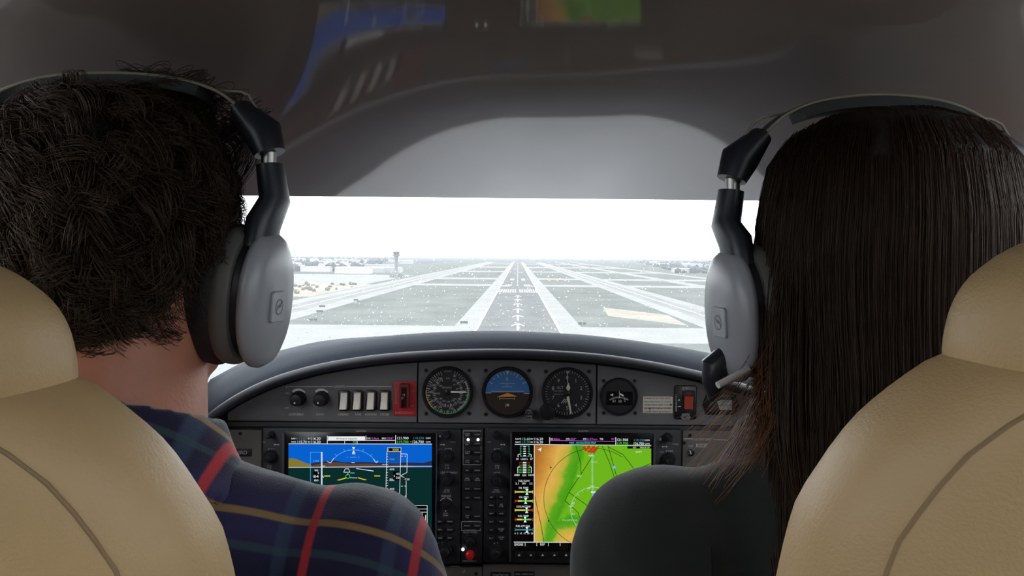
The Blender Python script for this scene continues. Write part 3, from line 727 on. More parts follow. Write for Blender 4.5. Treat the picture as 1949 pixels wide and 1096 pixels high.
b.rect(767, 909, 780, 915, D2 + .0001, bk_); b.txt('-750', 774, 912, 3.8, D2 + .0002, w_, 'c', 11); b.txt('4.8NM', 731, 884, 2, D2, w_, 'c', 8)
# flight plan window
b.rect(735, 962, 813, 1038, D2, bk_); b.frame(735, 961.5, 813.5, 1038, .9, D2 + .0001, w_); b.txt('FLIGHT PLAN', 771, 965.3, 3.6, D2 + .0002, cy_, 'c', 32); b.line((735, 968.5), (813, 968.5), .8, D2 + .0002, w_); b.txt('KAPA / KDSP', 755, 971.5, 3, D2 + .0002, cy_, 'c', 34); b.txt('DTK', 781, 977.5, 3, D2 + .0002, w_, 'c', 8); b.txt('DIS', 801, 977.5, 3, D2 + .0002, w_, 'c', 8); b.line((735, 974.5), (813, 974.5), .8, D2 + .0002, w_)
b.txt('354\u00b0', 781, 985, 3, D2 + .0002, cy_, 'c', 8); b.txt('0.4NM', 801, 991, 3, D2 + .0002, cy_, 'c', 10); b.line((810, 980), (810, 1000), 1.2, D2 + .0002, w_)
b.build('screen_graphics', SM, t, smooth=False, fix=False, kind='stuff')
prints(t, [('GARMIN', 687, 820.2, 2.6, 19), ('NAV', 516, 855, 3.6, 11), ('PUSH', 513, 886, 2.2, 8), ('1-2', 513, 890, 3, 7), ('HDG', 512, 900, 3.8, 13), ('VOL', 502, 841, 2, 8), ('COM', 853, 854.5, 3.8, 13), ('VOL', 838, 855, 2, 7), ('EMERG', 862, 841, 2, 10), ('PUSH', 851, 885, 2.4, 8), ('1-2', 851, 890, 3.4, 7), ('CRS \u00d8 BARO', 854, 899.3, 4, 33), ('PUSH', 851, 932.5, 2.6, 9), ('CRS CTR', 850, 936, 2.4, 13), ('RANGE', 849.5, 943.8, 4.2, 18), ('PUSH', 848, 976.5, 2.2, 8), ('PAN', 848, 980.5, 3.6, 9), ('FMS', 845, 1034, 3.8, 9), ('PUSH', 831, 1034, 2.2, 8)])
b = MB(); b.line((522, 846), (531, 845.8), .8, .0124); b.flat([(521, 846), (524, 844.2), (524, 847.8)], .0124); b.flat([(532, 846), (529, 844.2), (529, 847.8)], .0124)
b.line((838, 845.8), (846, 845.8), .8, .0124); b.flat([(837, 846), (840, 844.2), (840, 847.8)], .0124); b.flat([(847, 846), (844, 844.2), (844, 847.8)], .0124)
b.arc(849, 960, 13, -55, -8, 1, .0124, 0, 8); b.arc(849, 960, 13, 8, 55, 1, .0124, 0, 8); b.flat([(846.5, 971.5), (850, 971.5), (848.3, 974)], .0124); b.disc(837, 830, 2, .0124)
b.build('arrow_marks', M_wht, t, smooth=False, fix=False, kind='stuff')
rknob(t, 512, 870, 12, 7.5); rknob(t, 514, 829, 6, 4); rknob(t, 851, 830, 7.5, 5); rknob(t, 852.5, 870, 12, 8); rknob(t, 851, 914.5, 12.5, 8.5); rknob(t, 848.5, 960, 8.5, 6.5); rknob(t, 846, 1049, 13, 9)
for r, row in enumerate((('D>', 'MENU'), ('FPL', 'PROC'), ('CLR', 'ENT'))):
    for c, tx in enumerate(row): key(t, 837.5 + c * 19, 992.5 + r * 15.5, 14.5, 8.5, tx)

# --- audio panel between the displays
t = thing('audio_panel', 'narrow black audio panel column between the two glass displays', 'audio panel', W(899, 1073, PY))
b = MB(); b.plate(899, 944.5, 40, 257, 2, 0, .012, .0015); b.build('bezel', M_bez, t)
b = MB(); b.frame(881, 819.5, 916, 884.5, .8, .0123); b.frame(877.8, 992, 914.5, 1010, .8, .0123); b.build('outline', M_lbl, t, smooth=False, fix=False, kind='stuff')
rows = [(827, 'COM1|MIC', 'COM1'), (844, 'COM2|MIC', 'COM2'), (861, 'COM3|MIC', 'COM3'), (878, 'COM|1/2', 'TEL'), (895, 'PA', 'SPKR'), (912, 'MKR|MUTE', 'HI|SENS'), (930, 'DME', 'NAV1'), (947, 'ADF', 'NAV2'), (965, 'AUX', None), (982.5, 'MAN|SQ', 'PLAY'), (1000.5, 'PILOT', 'COPLT')]
for y, a, c in rows:
    key(t, 889.5, y, 14, 9.5, a)
    if c: key(t, 908.5, y, 14, 9.5, c)
for x in (891, 909.8):
    b = MB(); b.knob(x, 836.8, [(2.6, .0118), (2.6, .0135), (1.8, .0145)], 14); b.build('indicator_light', M_led, t)
b = MB(); b.knob(881, 1045.5, [(3, .0118), (3, .0135), (2, .0145)], 14); b.build('indicator_light', M_led, t)
rknob(t, 894.5, 1031, 13, 9)
b = MB(); b.knob(894.5, 1057.5, [(8.6, .0118), (8.6, .0135), (7.6, .0135), (7.2, .019), (6, .021), (2, .0215)], 28); b.build('red_button', pm('backup_button_red', (.62, .015, .02), rough=.35), t, label='red round backup button')
prints(t, [('ICS ISOLATION', 895, 1008.5, 2.4, 20), ('PILOT \u00d8 PASS', 895, 1013, 2.8, 26), ('DISPLAY BACKUP', 894, 1067.5, 2.6, 25), ('CREW', 895, 992, 2, 8)], .0128)

# --- multi function display
t = gdu('map_display', 'right glass display with green and orange moving map', 921, 1297, 974, 1243, 826, 1046)
m = bpy.data.materials.new('screen_terrain_map'); m.use_nodes = True; T = m.node_tree; N = T.nodes; L = T.links; N.clear()
o_ = N.new('ShaderNodeOutputMaterial'); e_ = N.new('ShaderNodeEmission'); tc = N.new('ShaderNodeTexCoord'); sp = N.new('ShaderNodeSeparateXYZ'); L.new(tc.outputs['Generated'], sp.inputs[0])
nz = N.new('ShaderNodeTexNoise'); nz.inputs['Scale'].default_value = 5.5; nz.inputs['Detail'].default_value = 5; nz.inputs['Roughness'].default_value = .6; L.new(tc.outputs['Generated'], nz.inputs['Vector'])
def mth(op, a, b_=None, c_=None):
    n = N.new('ShaderNodeMath'); n.operation = op
    for i, v in enumerate((a, b_, c_)):
        if v is None: continue
        if isinstance(v, (int, float)): n.inputs[i].default_value = v
        else: L.new(v, n.inputs[i])
    return n.outputs[0]
u, w = sp.outputs['X'], sp.outputs['Z']
nn = mth('MULTIPLY', mth('SUBTRACT', nz.outputs['Fac'], .5), .42)
ub = mth('MULTIPLY_ADD', w, .26, .09)
e1 = mth('ADD', mth('MULTIPLY', mth('SUBTRACT', ub, u), 2.6), nn)
dx = mth('SUBTRACT', u, .34); dz = mth('SUBTRACT', w, -.02); dist = mth('SQRT', mth('ADD', mth('MULTIPLY', dx, dx), mth('MULTIPLY', dz, dz)))
e2 = mth('ADD', mth('MULTIPLY', mth('SUBTRACT', .2, dist), 2.2), nn)
ee = mth('ADD', mth('MAXIMUM', e1, e2), .25)
rp = N.new('ShaderNodeValToRGB'); R_ = rp.color_ramp; R_.elements[0].position = .0; R_.elements[0].color = srgb(112, 184, 30); R_.elements[1].position = 1.; R_.elements[1].color = srgb(176, 112, 40)
for p_, c_ in ((.1, srgb(70, 158, 24)), (.26, srgb(96, 168, 34)), (.36, srgb(186, 178, 62)), (.55, srgb(226, 178, 84)), (.75, srgb(206, 146, 64))):
    q = R_.elements.new(p_); q.color = c_
L.new(ee, rp.inputs['Fac']); L.new(rp.outputs['Color'], e_.inputs['Color']); e_.inputs['Strength'].default_value = .95; L.new(e_.outputs[0], o_.inputs['Surface'])
b = MB(); b.rect(1017, 847, 1239.5, 1031.5, D0); b.build('screen_picture', [m], t, smooth=False, fix=False)
b = MB()
b.line((1017, 847), (1016.5, 1032), 1.1, D2, w_); b.line((978, 1031.5), (1239, 1033), 1.1, D2, w_); b.line((980, 845.5), (1239, 847.5), 1, D2, w_)
for y, a, c1, m1 in ((835.3, 'NAV1', '113.60', pale_), (841.3, 'NAV2', '115.70', dim_)):
    b.txt(a, 985.5, y, 3, D2, w_, 'c', 9); b.txt(c1, 1000, y, 4.6, D2, m1, 'c', 18); b.txt('ID', 1012, y, 2.8, D2, w_, 'c', 4); b.txt('116.20', 1025, y, 4.8, D2, w_, 'c', 17)
b.line((1046, 832), (1046, 844.5), 1, D2, w_); b.line((1046, 838), (1172, 840), .8, D2, mag_); b.line((1172, 832), (1172, 847), 1, D2, w_)
for tx, x, m1, w2 in (('GS', 1050, w_, 5), ('86kt', 1060, mag_, 12), ('DTK', 1081, w_, 7), ('350\u00b0', 1091, mag_, 11), ('XTK', 1113, w_, 7), ('0.37nm', 1127, mag_, 19), ('TRK', 1145, w_, 7), ('353\u00b0', 1167, mag_, 7)): b.txt(tx, x, 835.5, 3.6, D2, m1, 'c', w2)
b.txt('MAP - NAVIGATION MAP', 1109, 842.8, 4, D2, cy_, 'c', 50)
b.txt('121.900', 1185, 836.8, 4.8, D2, w_, 'c', 21); b.txt('119.700', 1185, 843.6, 4.8, D2, gr_, 'c', 21); b.txt('118.250', 1217, 837.4, 4.2, D2, dim_, 'c', 20); b.txt('126.700', 1216, 844, 4.8, D2, w_, 'c', 19); b.txt('COM1', 1232, 837.6, 3, D2, w_, 'c', 9); b.txt('COM2', 1232, 844.3, 3, D2, w_, 'c', 9)
# engine strip
b.frame(990, 848, 1007.5, 869, .8, D2, dim_)
for k in range(5): b.line((990, 850 + k * 4.3), (993, 850 + k * 4.3), .8, D2, gr_); b.line((1005, 850 + k * 4.3), (1008, 850 + k * 4.3), .8, D2, gr_)
for k in range(5): b.line((996, 850 + k * 4.3), (1001, 850 + k * 4.3), 1.6, D2, w_)
b.poly([(986, 870), (986, 865), (990, 864)], 1.2, D2, w_); b.poly([(1011, 870), (1011, 865), (1008, 864)], 1.2, D2, w_)
for tx, x, y, w2 in (('26', 984.5, 873, 5), ('LOAD %', 998, 873.5, 13), ('27', 1011.5, 873, 5), ('1880', 984, 904, 10), ('RPM', 998, 904.5, 7), ('1810', 1011, 904, 10), ('FUEL FLOW', 997.5, 915, 21), ('2.1', 984, 919.8, 6), ('GPH', 997, 919.8, 7), ('2.2', 1010.5, 919.8, 6), ('OIL TEMP', 996.5, 928.4, 18), ('OIL PRES', 997, 946, 18), ('COOLANT TEMP', 996.5, 964, 27), ('FUEL TEMP', 996, 982, 20), ('FUEL QTY GAL', 995.5, 1001, 27)): b.txt(tx, x, y, 3.6, D2, w_, 'c', w2)
for k in range(7):
    c = red_ if k < 2 else gr_
    b.line((988, 880 + k * 3.2), (993, 880 + k * 3.2), .9, D2, c); b.line((1004, 880 + k * 3.2), (1009, 880 + k * 3.2), .9, D2, c); b.line((995, 880 + k * 3.2), (1002, 880 + k * 3.2), 1.7, D2, w_)
b.poly([(985.5, 900), (985.5, 889), (989, 888)], 1.2, D2, w_); b.poly([(1011.5, 900), (1011.5, 889), (1008, 888)], 1.2, D2, w_)
for y, xr, x_ptr, seq in ((936, 0, 1003, ((981, 997, y_), (997, 1007, gr_), (1007, 1014, y_))), (953.3, 0, 1000.5, ((981, 986, red_), (986, 994, y_), (994, 1008, gr_), (1008, 1013, y_))), (970.7, 0, 1002.5, ((981, 999, y_), (999, 1006, gr_), (1006, 1014, red_))), (988.5, 0, 999.5, ((981, 984, red_), (984, 994, y_), (994, 1010, gr_), (1010, 1013, red_))), (1008, 0, 1003, ((981, 1012, dim_),))):
    for xa, xb, c in seq: b.rect(xa, y - 1.4, xb, y + 1.4, D2, c)
    b.line((980.5, y - 3), (980.5, y + 3), .9, D2, seq[0][2]); b.line((1014, y - 3), (1014, y + 3), .9, D2, seq[-1][2])
    b.flat([(x_ptr - 3, y - 5.5), (x_ptr + 3, y - 5.5), (x_ptr, y)], D2 + .0002, w_); b.flat([(x_ptr - 3, y + 5.5), (x_ptr + 3, y + 5.5), (x_ptr, y)], D2 + .0002, w_)
b.txt('0  5  10  15  20  25', 997, 1015, 3, D2, w_, 'c', 35)
b.txt('ENGINE', 987.5, 1036, 4.6, D2, w_, 'c', 16.5); b.txt('MAP', 1032.5, 1036, 4.6, D2, w_, 'c', 8.5)
for k in range(10): b.line((999.5 + 22.2 * k, 1033), (999.5 + 22.2 * k, 1039), .8, D2, w_)
# map marks
for P in ([(1096, 848), (1105, 880), (1106, 902)], [(1140, 848), (1106, 902), (1083, 936), (1075, 953), (1087, 963), (1100, 975), (1103, 984), (1120, 1006)], [(1083, 937), (1122, 965)], [(1146, 848), (1160, 880), (1175, 926), (1185, 950)], [(1157, 848), (1169, 890), (1180, 930), (1196, 970)], [(1157, 850), (1186, 865), (1208, 894), (1239, 882)], [(1208, 894), (1239, 905)], [(1018, 945), (1030, 1000), (1035, 1031)], [(1200, 1000), (1239, 960)]): b.poly(P, 1.1, D2, road_)
b.arc(1130, 948, 95, 195, 395, .9, D2, road_, 60); b.arc(1129, 970, 43, -95, 95, .8, D2, pale_, 30); b.arc(1129, 970, 43, 200, 265, .8, D2, pale_, 14); b.ticks(1129, 970, 38, 43, -90, 90, 13, .7, D2, pale_)
b.line((1127, 860), (1128, 985), .8, D2, pale_)
for k in range(20): b.line((1125, 862 + 3 * k), (1130, 862 + 3 * k), .5, D2, pale_)
for k, (dx_, dy_) in enumerate(((-12, -1), (-8, 3), (-3, -2), (2, 2), (6, -1), (9, 4), (4, 7), (-2, 6), (11, 1))): b.flat([(1120 + dx_ * 1.0, 851 + dy_), (1126 + dx_, 849 + dy_), (1127 + dx_, 854 + dy_), (1121 + dx_, 856 + dy_)], D2 + .0001, red_)
b.rect(1157, 919, 1165, 926, D2, red_); b.disc(1169, 889, 3.6, D2, lb_, 12); b.txt('70', 1169, 889, 3, D2 + .0001, w_)
for tx, x, y, w2, c in (('MAPL', 1126, 867, 11, w_), ('FIXUS', 1131, 879, 12, pale_), ('TDM', 1102, 906, 8, w_), ('KDFT', 1216, 860, 12, w_), ('N33', 1127, 925, 7, w_), ('30', 1121, 929, 5, w_), ('33', 1141, 930, 5, w_), ('24', 1091, 957, 5, w_), ('21', 1090.5, 978, 5, w_), ('PALMTIMOR', 1085, 990, 29, pale_), ('5', 1096, 998, 3, pale_), ('TS', 1117, 1009, 5, w_), ('10NM', 1087, 963, 8, w_), ('2NM', 1160, 937, 8, w_)): b.txt(tx, x, y, 3.2, D2 + .0002, c, 'c', w2)
b.rect(1117, 964.5, 1136, 971, D2, pale_); b.txt('KPMD', 1126.5, 967.8, 3.4, D2 + .0003, mag_, 'c', 15); b.line((1124.5, 974), (1133, 974), 1.6, D2 + .0002, w_); b.line((1129, 969), (1129, 977), 1.4, D2 + .0002, w_); b.rect(1128.3, 936, 1130.8, 955, D2 + .0002, lb_); b.rect(1125, 935, 1134, 938, D2 + .0002, w_); b.line((1144, 963), (1146, 961), 1, D2, w_); b.line((1135, 962), (1145, 961), .8, D2, pale_)
b.flat([(1023, 856), (1031, 851), (1029, 860), (1027, 856.5)], D2, w_); b.rect(1194, 849, 1240, 853.5, D2 + .0001, bk_); b.txt('TRACK UP', 1227, 851.4, 3, D2 + .0002, w_, 'c', 19); b.txt('INT', 1208, 851.4, 3, D2 + .0002, w_, 'c', 6)
b.flat([(1046, 888), (1051, 889), (1048, 892)], D2, road_); b.disc(1044, 991, 1.6, D2, road_, 8)
b.build('screen_graphics', SM, t, smooth=False, fix=False, kind='stuff')
prints(t, [('GARMIN', 1110, 820.3, 2.6, 19), ('NAV', 946, 855, 4, 11), ('PUSH', 946.5, 886, 2.4, 8), ('1-2', 946.5, 890, 3.4, 7), ('HDG', 946, 900, 4, 12), ('PUSH', 945, 932.5, 2.6, 9), ('HDG SYNC', 944.5, 936, 2.6, 16), ('ALT', 944, 1034, 4, 10), ('VOL', 931, 841, 2, 7), ('COM', 1274, 858.5, 4, 13), ('VOL', 1260, 860, 2, 9), ('EMERG', 1286, 845, 2.2, 11)])
b = MB(); b.line((953, 846), (961, 845.8), .8, .0124); b.flat([(952, 846), (955, 844.2), (955, 847.8)], .0124); b.flat([(962, 846), (959, 844.2), (959, 847.8)], .0124)
b.line((1260, 849.8), (1270, 849.8), .8, .0124); b.flat([(1259, 850), (1262, 848.2), (1262, 851.8)], .0124); b.flat([(1271, 850), (1268, 848.2), (1268, 851.8)], .0124)
b.build('arrow_marks', M_wht, t, smooth=False, fix=False, kind='stuff')
b = MB(); b.disc(1257, 836, 2.6, .0124); b.build('sensor_dot', M_wht2, t, fix=False)
rknob(t, 946, 830, 7.5, 5); rknob(t, 946, 870, 12, 8); rknob(t, 945.5, 915.5, 12.5, 9); rknob(t, 943.5, 1052, 13, 9); rknob(t, 1273, 834, 8, 5); rknob(t, 1275, 875, 12, 8.5); rknob(t, 1275, 925, 12.5, 9); rknob(t, 1274, 970, 9, 7); rknob(t, 1274, 1050, 13, 9)
for r, row in enumerate((('AP', 'FD'), ('HDG', 'VS|PTS'), ('NAV', 'APR'), ('ALT', 'VNV'), ('VS', 'NOSE|UP'), ('FLC', 'NOSE|DN'))):
    for c, tx in enumerate(row): key(t, 935 + c * 19, 946 + r * 15.6, 14, 9, tx)
for r in range(3):
    for c in range(2): key(t, 1264 + c * 19, 996 + r * 15.6, 14, 9, None)
for k in range(12):
    x = 988 + 22.4 * k
    if x > 1240: break
    o = key(t, x, 1056, 15, 9, None)
    b = MB(); b.flat([(x - 2.6, 1058), (x + 2.6, 1058), (x, 1053.5)], .0148); b.build('key_arrow', M_wht, o, smooth=False, fix=False)

# ------------------------------------------------------------------ seats
M_tan = pm('tan_leather', (.47, .32, .16), rough=.5, bump=.25, bscale=500, var=.07, vscale=6, spec=.4)
M_seam = pm('tan_leather_seam', (.26, .17, .09), rough=.7)
M_tan2 = pm('tan_leather_base', (.30, .23, .15), rough=.6, bump=.2, bscale=400)
BACK = [(-.74, .225), (-.55, .235), (-.40, .226), (-.26, .188), (-.156, .172), (-.128, .159), (-.107, .146), (-.094, .134), (-.081, .119), (-.071, .105), (-.062, .089), (-.055, .072), (-.051, .052), (-.0495, .02)]
HEADR = [(-.098, .055), (-.090, .082), (-.076, .096), (-.055, .0985), (-.031, .0925), (-.0155, .078), (-.0065, .063), (0., .045), (.0035, .015)]
def SWB(z): return interp_s(z, BACK) - .018
def seat(cx, dz, label, yaw):
    t = thing('pilot_seat', label, 'seat', (cx, .62, -1.0), 'front cabin seats')
    def yc(z): return .372 - .16 * min(0, z + .03)
    def hd(z, tab):
        top = tab[-1][0]; return min(.058, .058 * math.sqrt(max(.02, min(1., (top - z) / .03 + .03))))
    def ring(z, w, d, n=48, p=2.6):
        R = []
        for k in range(n):
            a = 2 * pi * k / n; x = w * math.copysign(abs(cos(a)) ** (2 / p), cos(a)); y = d * math.copysign(abs(sin(a)) ** (2 / p), sin(a))
            R.append((cx + x, yc(z) + y + yaw * x, z + dz))
        return R
    def body(tab, n, dmax):
        rings = []; z0, z1 = tab[0][0], tab[-1][0]
        for i in range(n + 1):
            u = i / n; z = z0 + (z1 - z0) * (1 - (1 - u) ** 1.8)
            w = interp_s(z, tab) - .018 * min(1, interp_s(z, tab) / .05); d = min(dmax, .6 * w + .012) * (1 if tab is BACK else math.sqrt(max(.05, min(1, (z - z0) / .012 + .05))))
            d = min(d, dmax * math.sqrt(max(.03, min(1, (z1 - z) / .022))))
            rings.append(ring(z, max(.012, w), max(.006, d)))
        b = MB(); b.loft(rings); return b
    body(BACK, 46, .062).build('backrest', M_tan, t, angle=0)
    body(HEADR, 26, .066).build('headrest', M_tan, t, angle=0)
    # stitched seams set in from both edges on the rear face
    for sx in (-1, 1):
        path = []
        for i in range(30):
            z = -.50 + .424 * i / 29; w = SWB(z); q = max(.02, w - .027) / w; d = min(.062, .6 * w + .012)
            y = yc(z) - d * (1 - q ** 2.6) ** (1 / 2.6)
            path.append((cx + sx * q * w, y + yaw * sx * q * w + .0004, z + dz))
        b = MB(); b.tube(path, .0012, 6); b.build('seam', M_seam, t)
    b = MB(); rings = []
    for z, f in ((-.80, .9), (-.79, .98), (-.74, 1), (-.705, .97), (-.69, .85)):
        rings.append([(cx + .225 * f * math.copysign(abs(cos(a)) ** .5, cos(a)), .70 + .26 * f * math.copysign(abs(sin(a)) ** .5, sin(a)), z) for a in [2 * pi * k / 40 for k in range(40)]])
    b.loft(rings); b.build('cushion', M_tan, t, angle=60)
    b = MB(); b.prism(rrect(cx, -.90, .36, .2, .03), .50, .90, .01); b.build('seat_base', M_tan2, t)
    return t
seat(-.312, 0., 'tan leather seat on the left, behind the man in plaid', .10)
seat(.305, .017, 'tan leather seat on the right, behind the long-haired person', -.10)

# ------------------------------------------------------------------ people
def skin_mat():
    m = pm('skin', (.42, .172, .108), rough=.5, bump=.2, bscale=350, var=.12, vscale=30, spec=.4)
    b = m.node_tree.nodes['Principled BSDF']; b.inputs['Subsurface Weight'].default_value = .15; b.inputs['Subsurface Radius'].default_value = (.012, .005, .003); b.inputs['Subsurface Scale'].default_value = .5
    return m
M_skin = skin_mat()
def voxel(mb, name, size, it=6, fac=.5):
    me = mb.mesh('tmp'); ob = bpy.data.objects.new('tmp', me); COL.objects.link(ob)
    r = ob.modifiers.new('r', 'REMESH'); r.mode = 'VOXEL'; r.voxel_size = size
    s = ob.modifiers.new('s', 'SMOOTH'); s.iterations = it; s.factor = fac
    bpy.context.view_layer.update(); dg = bpy.context.evaluated_depsgraph_get(); out = bpy.data.meshes.new_from_object(ob.evaluated_get(dg))
    out.name = name; bpy.data.objects.remove(ob); bpy.data.meshes.remove(me); out.materials.clear()
    return out
def hand(mb, wrist, fwd, side, up):
    """relaxed hand from the wrist: fwd along the fingers, side towards the thumb"""
    f, s_, u = Vector(fwd).normalized(), Vector(side).normalized(), Vector(up).normalized(); w = Vector(wrist)
    for k in range(4):
        o = s_ * (.027 - .018 * k); base = w + f * .085 + o; mb.capsule(w + f * .01 + o * .55, base, .015, .0125)
        L_ = (.040, .045, .041, .032)[k]; p1 = base + f * L_ - u * .008; p2 = p1 + f * L_ * .6 - u * .018; p3 = p2 + f * L_ * .28 - u * .02
        mb.capsule(base, p1, .0092, .0085, 10); mb.capsule(p1, p2, .0085, .008, 10); mb.capsule(p2, p3, .008, .007, 10)
    a = w + f * .025 + s_ * .022; p1 = a + f * .032 + s_ * .026 - u * .006; p2 = p1 + f * .034 + s_ * .006 - u * .008
    mb.capsule(a, p1, .014, .0105, 10); mb.capsule(p1, p2, .0105, .0085, 10)
def person(label, hc, female, sh_l, sh_r, torso_x, mats):
    hc = Vector(hc); X = torso_x
    t = thing('person', label, 'person', (X, .66, -.69))
    k = .93 if female else 1.0
    b = MB()
    # skull, jaw, face
    b.ellipsoid(hc + Vector((0, -.008, .022)), (.073 * k, .092 * k, .092 * k)); b.ellipsoid(hc + Vector((0, .020, -.03)), ((.064 if female else .070) * k, .074 * k, .082 * k)); b.ellipsoid(hc + Vector((0, .055, -.088)), (.042 * k, .036 * k, .026 * k))
    jx = .034 * k if female else .047
    for sx in (-1, 1): b.capsule(hc + Vector((sx * jx, .018, -.075)), hc + Vector((sx * .02, .07, -.092)), .024 if female else .029, .018)
    b.capsule(hc + Vector((-.03, .078, .02)), hc + Vector((.03, .078, .02)), .013, .013); b.capsule(hc + Vector((0, .09, .012)), hc + Vector((0, .108, -.03)), .008, .013); b.ellipsoid(hc + Vector((.010, .098, -.033)), (.009, .01, .008)); b.ellipsoid(hc + Vector((-.010, .098, -.033)), (.009, .01, .008))
    b.capsule(hc + Vector((-.018, .087, -.058)), hc + Vector((.018, .087, -.058)), .008, .008); b.capsule(hc + Vector((-.014, .085, -.068)), hc + Vector((.014, .085, -.068)), .009, .009)
    for sx in (-1, 1):
        b.ellipsoid(hc + Vector((sx * .042, .068, -.02)), (.02, .018, .016)); b.ellipsoid(hc + Vector((sx * .078 * k, .0, -.005)), (.008, .018, .03))
    nb = Vector((X, .556, -.185)); nr = .05 if female else .070
    b.capsule(hc + Vector((0, -.012, -.05)), nb, nr, nr * 1.08, 20); b.capsule(hc + Vector((0.006, -.02, -.03)), nb, nr * .95, nr, 20)
    # torso, arms
    skel = []
    S = {}
    for sx, s_ in ((-1, sh_l), (1, sh_r)):
        s_ = Vector(s_); el = Vector((s_.x + sx * (.035 if abs(s_.x) < .3 else .012), .66, s_.z - .275)); wr = Vector((X + sx * .13, .875, -.50)); S[sx] = (s_, el, wr)
        b.capsule(nb + Vector((sx * .03, 0, -.02)), s_ + Vector((-sx * .015, 0, 0)), .034, .036); b.capsule(s_, el, .048 * k, .038 * k); b.capsule(el, wr, .037 * k, .026 * k); hand(b, wr, (-sx * .25, 1, -.12), (-sx, -.2, 0), (0, 0, 1))
    b.ellipsoid((X, .57, -.34), (.165 * k, .10, .16)); b.ellipsoid((X, .58, -.50), (.145 * k, .10, .16)); b.ellipsoid((X, .60, -.60), (.165 * k, .115, .10))
    for sx in (-1, 1):
        hp, kn, an = Vector((X + sx * .085, .62, -.595)), Vector((X + sx * .13, 1.02, -.56)), Vector((X + sx * .12, 1.12, -.92)); b.capsule(hp, kn, .072, .052); b.capsule(kn, an, .05, .035); b.capsule(an + Vector((0, -.02, -.03)), an + Vector((0, .16, -.05)), .032, .028)
        S[sx] += (hp, kn, an)
    me = voxel(b, 'body', .0052, 5)
    link_mesh('body', me, M_skin, t, angle=0)
    # eyes set into the face
    for sx in (-1, 1):
        e = MB(); e.ellipsoid(hc + Vector((sx * .031, .0765, .004)), (.0115, .0115, .0115), 14, 10); o = e.build('eye', pm('eye_white', (.7, .68, .65), rough=.2), t, angle=0)
        e = MB(); e.ellipsoid(hc + Vector((sx * .031, .0855, .004)), (.005, .0035, .005), 12, 8); e.build('iris', pm('iris_brown', (.05, .025, .012), rough=.1), o, angle=0)
    # trousers and shoes
    b = MB(); b.ellipsoid((X, .60, -.60), (.180 * k, .13, .105))
    for sx in (-1, 1):
        hp, kn, an = S[sx][3:]; b.capsule(hp, kn, .084, .066); b.capsule(kn, an + Vector((0, 0, .02)), .064, .05)
    me = voxel(b, 'trousers', .011, 4); link_mesh('trousers', me, mats['trousers'], t, angle=0)
    for sx in (-1, 1):
        an = S[sx][5]; b = MB(); b.capsule(an + Vector((0, -.03, -.035)), an + Vector((0, .17, -.048)), .04, .033); me = voxel(b, 'shoe', .008, 3); link_mesh('shoe', me, M_blk, t, angle=0)
    return t, hc, nb, S
def wrinkle(me, amp, scl, seed, amp2=0., scl2=1.):
    n = len(me.vertices); co = np.empty(n * 3, np.float32); me.vertices.foreach_get('co', co); co = co.reshape(-1, 3); no = np.empty(n * 3, np.float32); me.vertices.foreach_get('normal', no); no = no.reshape(-1, 3)
    d = np.array([amp * noise.noise(Vector((p[0] * scl + seed, p[1] * scl, p[2] * scl * 1.6))) + (amp2 * noise.noise(Vector((p[0] * scl2, p[1] * scl2 + seed, p[2] * scl2))) if amp2 else 0) for p in co.tolist()], np.float32)
    co += no * d[:, None]; me.vertices.foreach_set('co', co.ravel()); me.update()

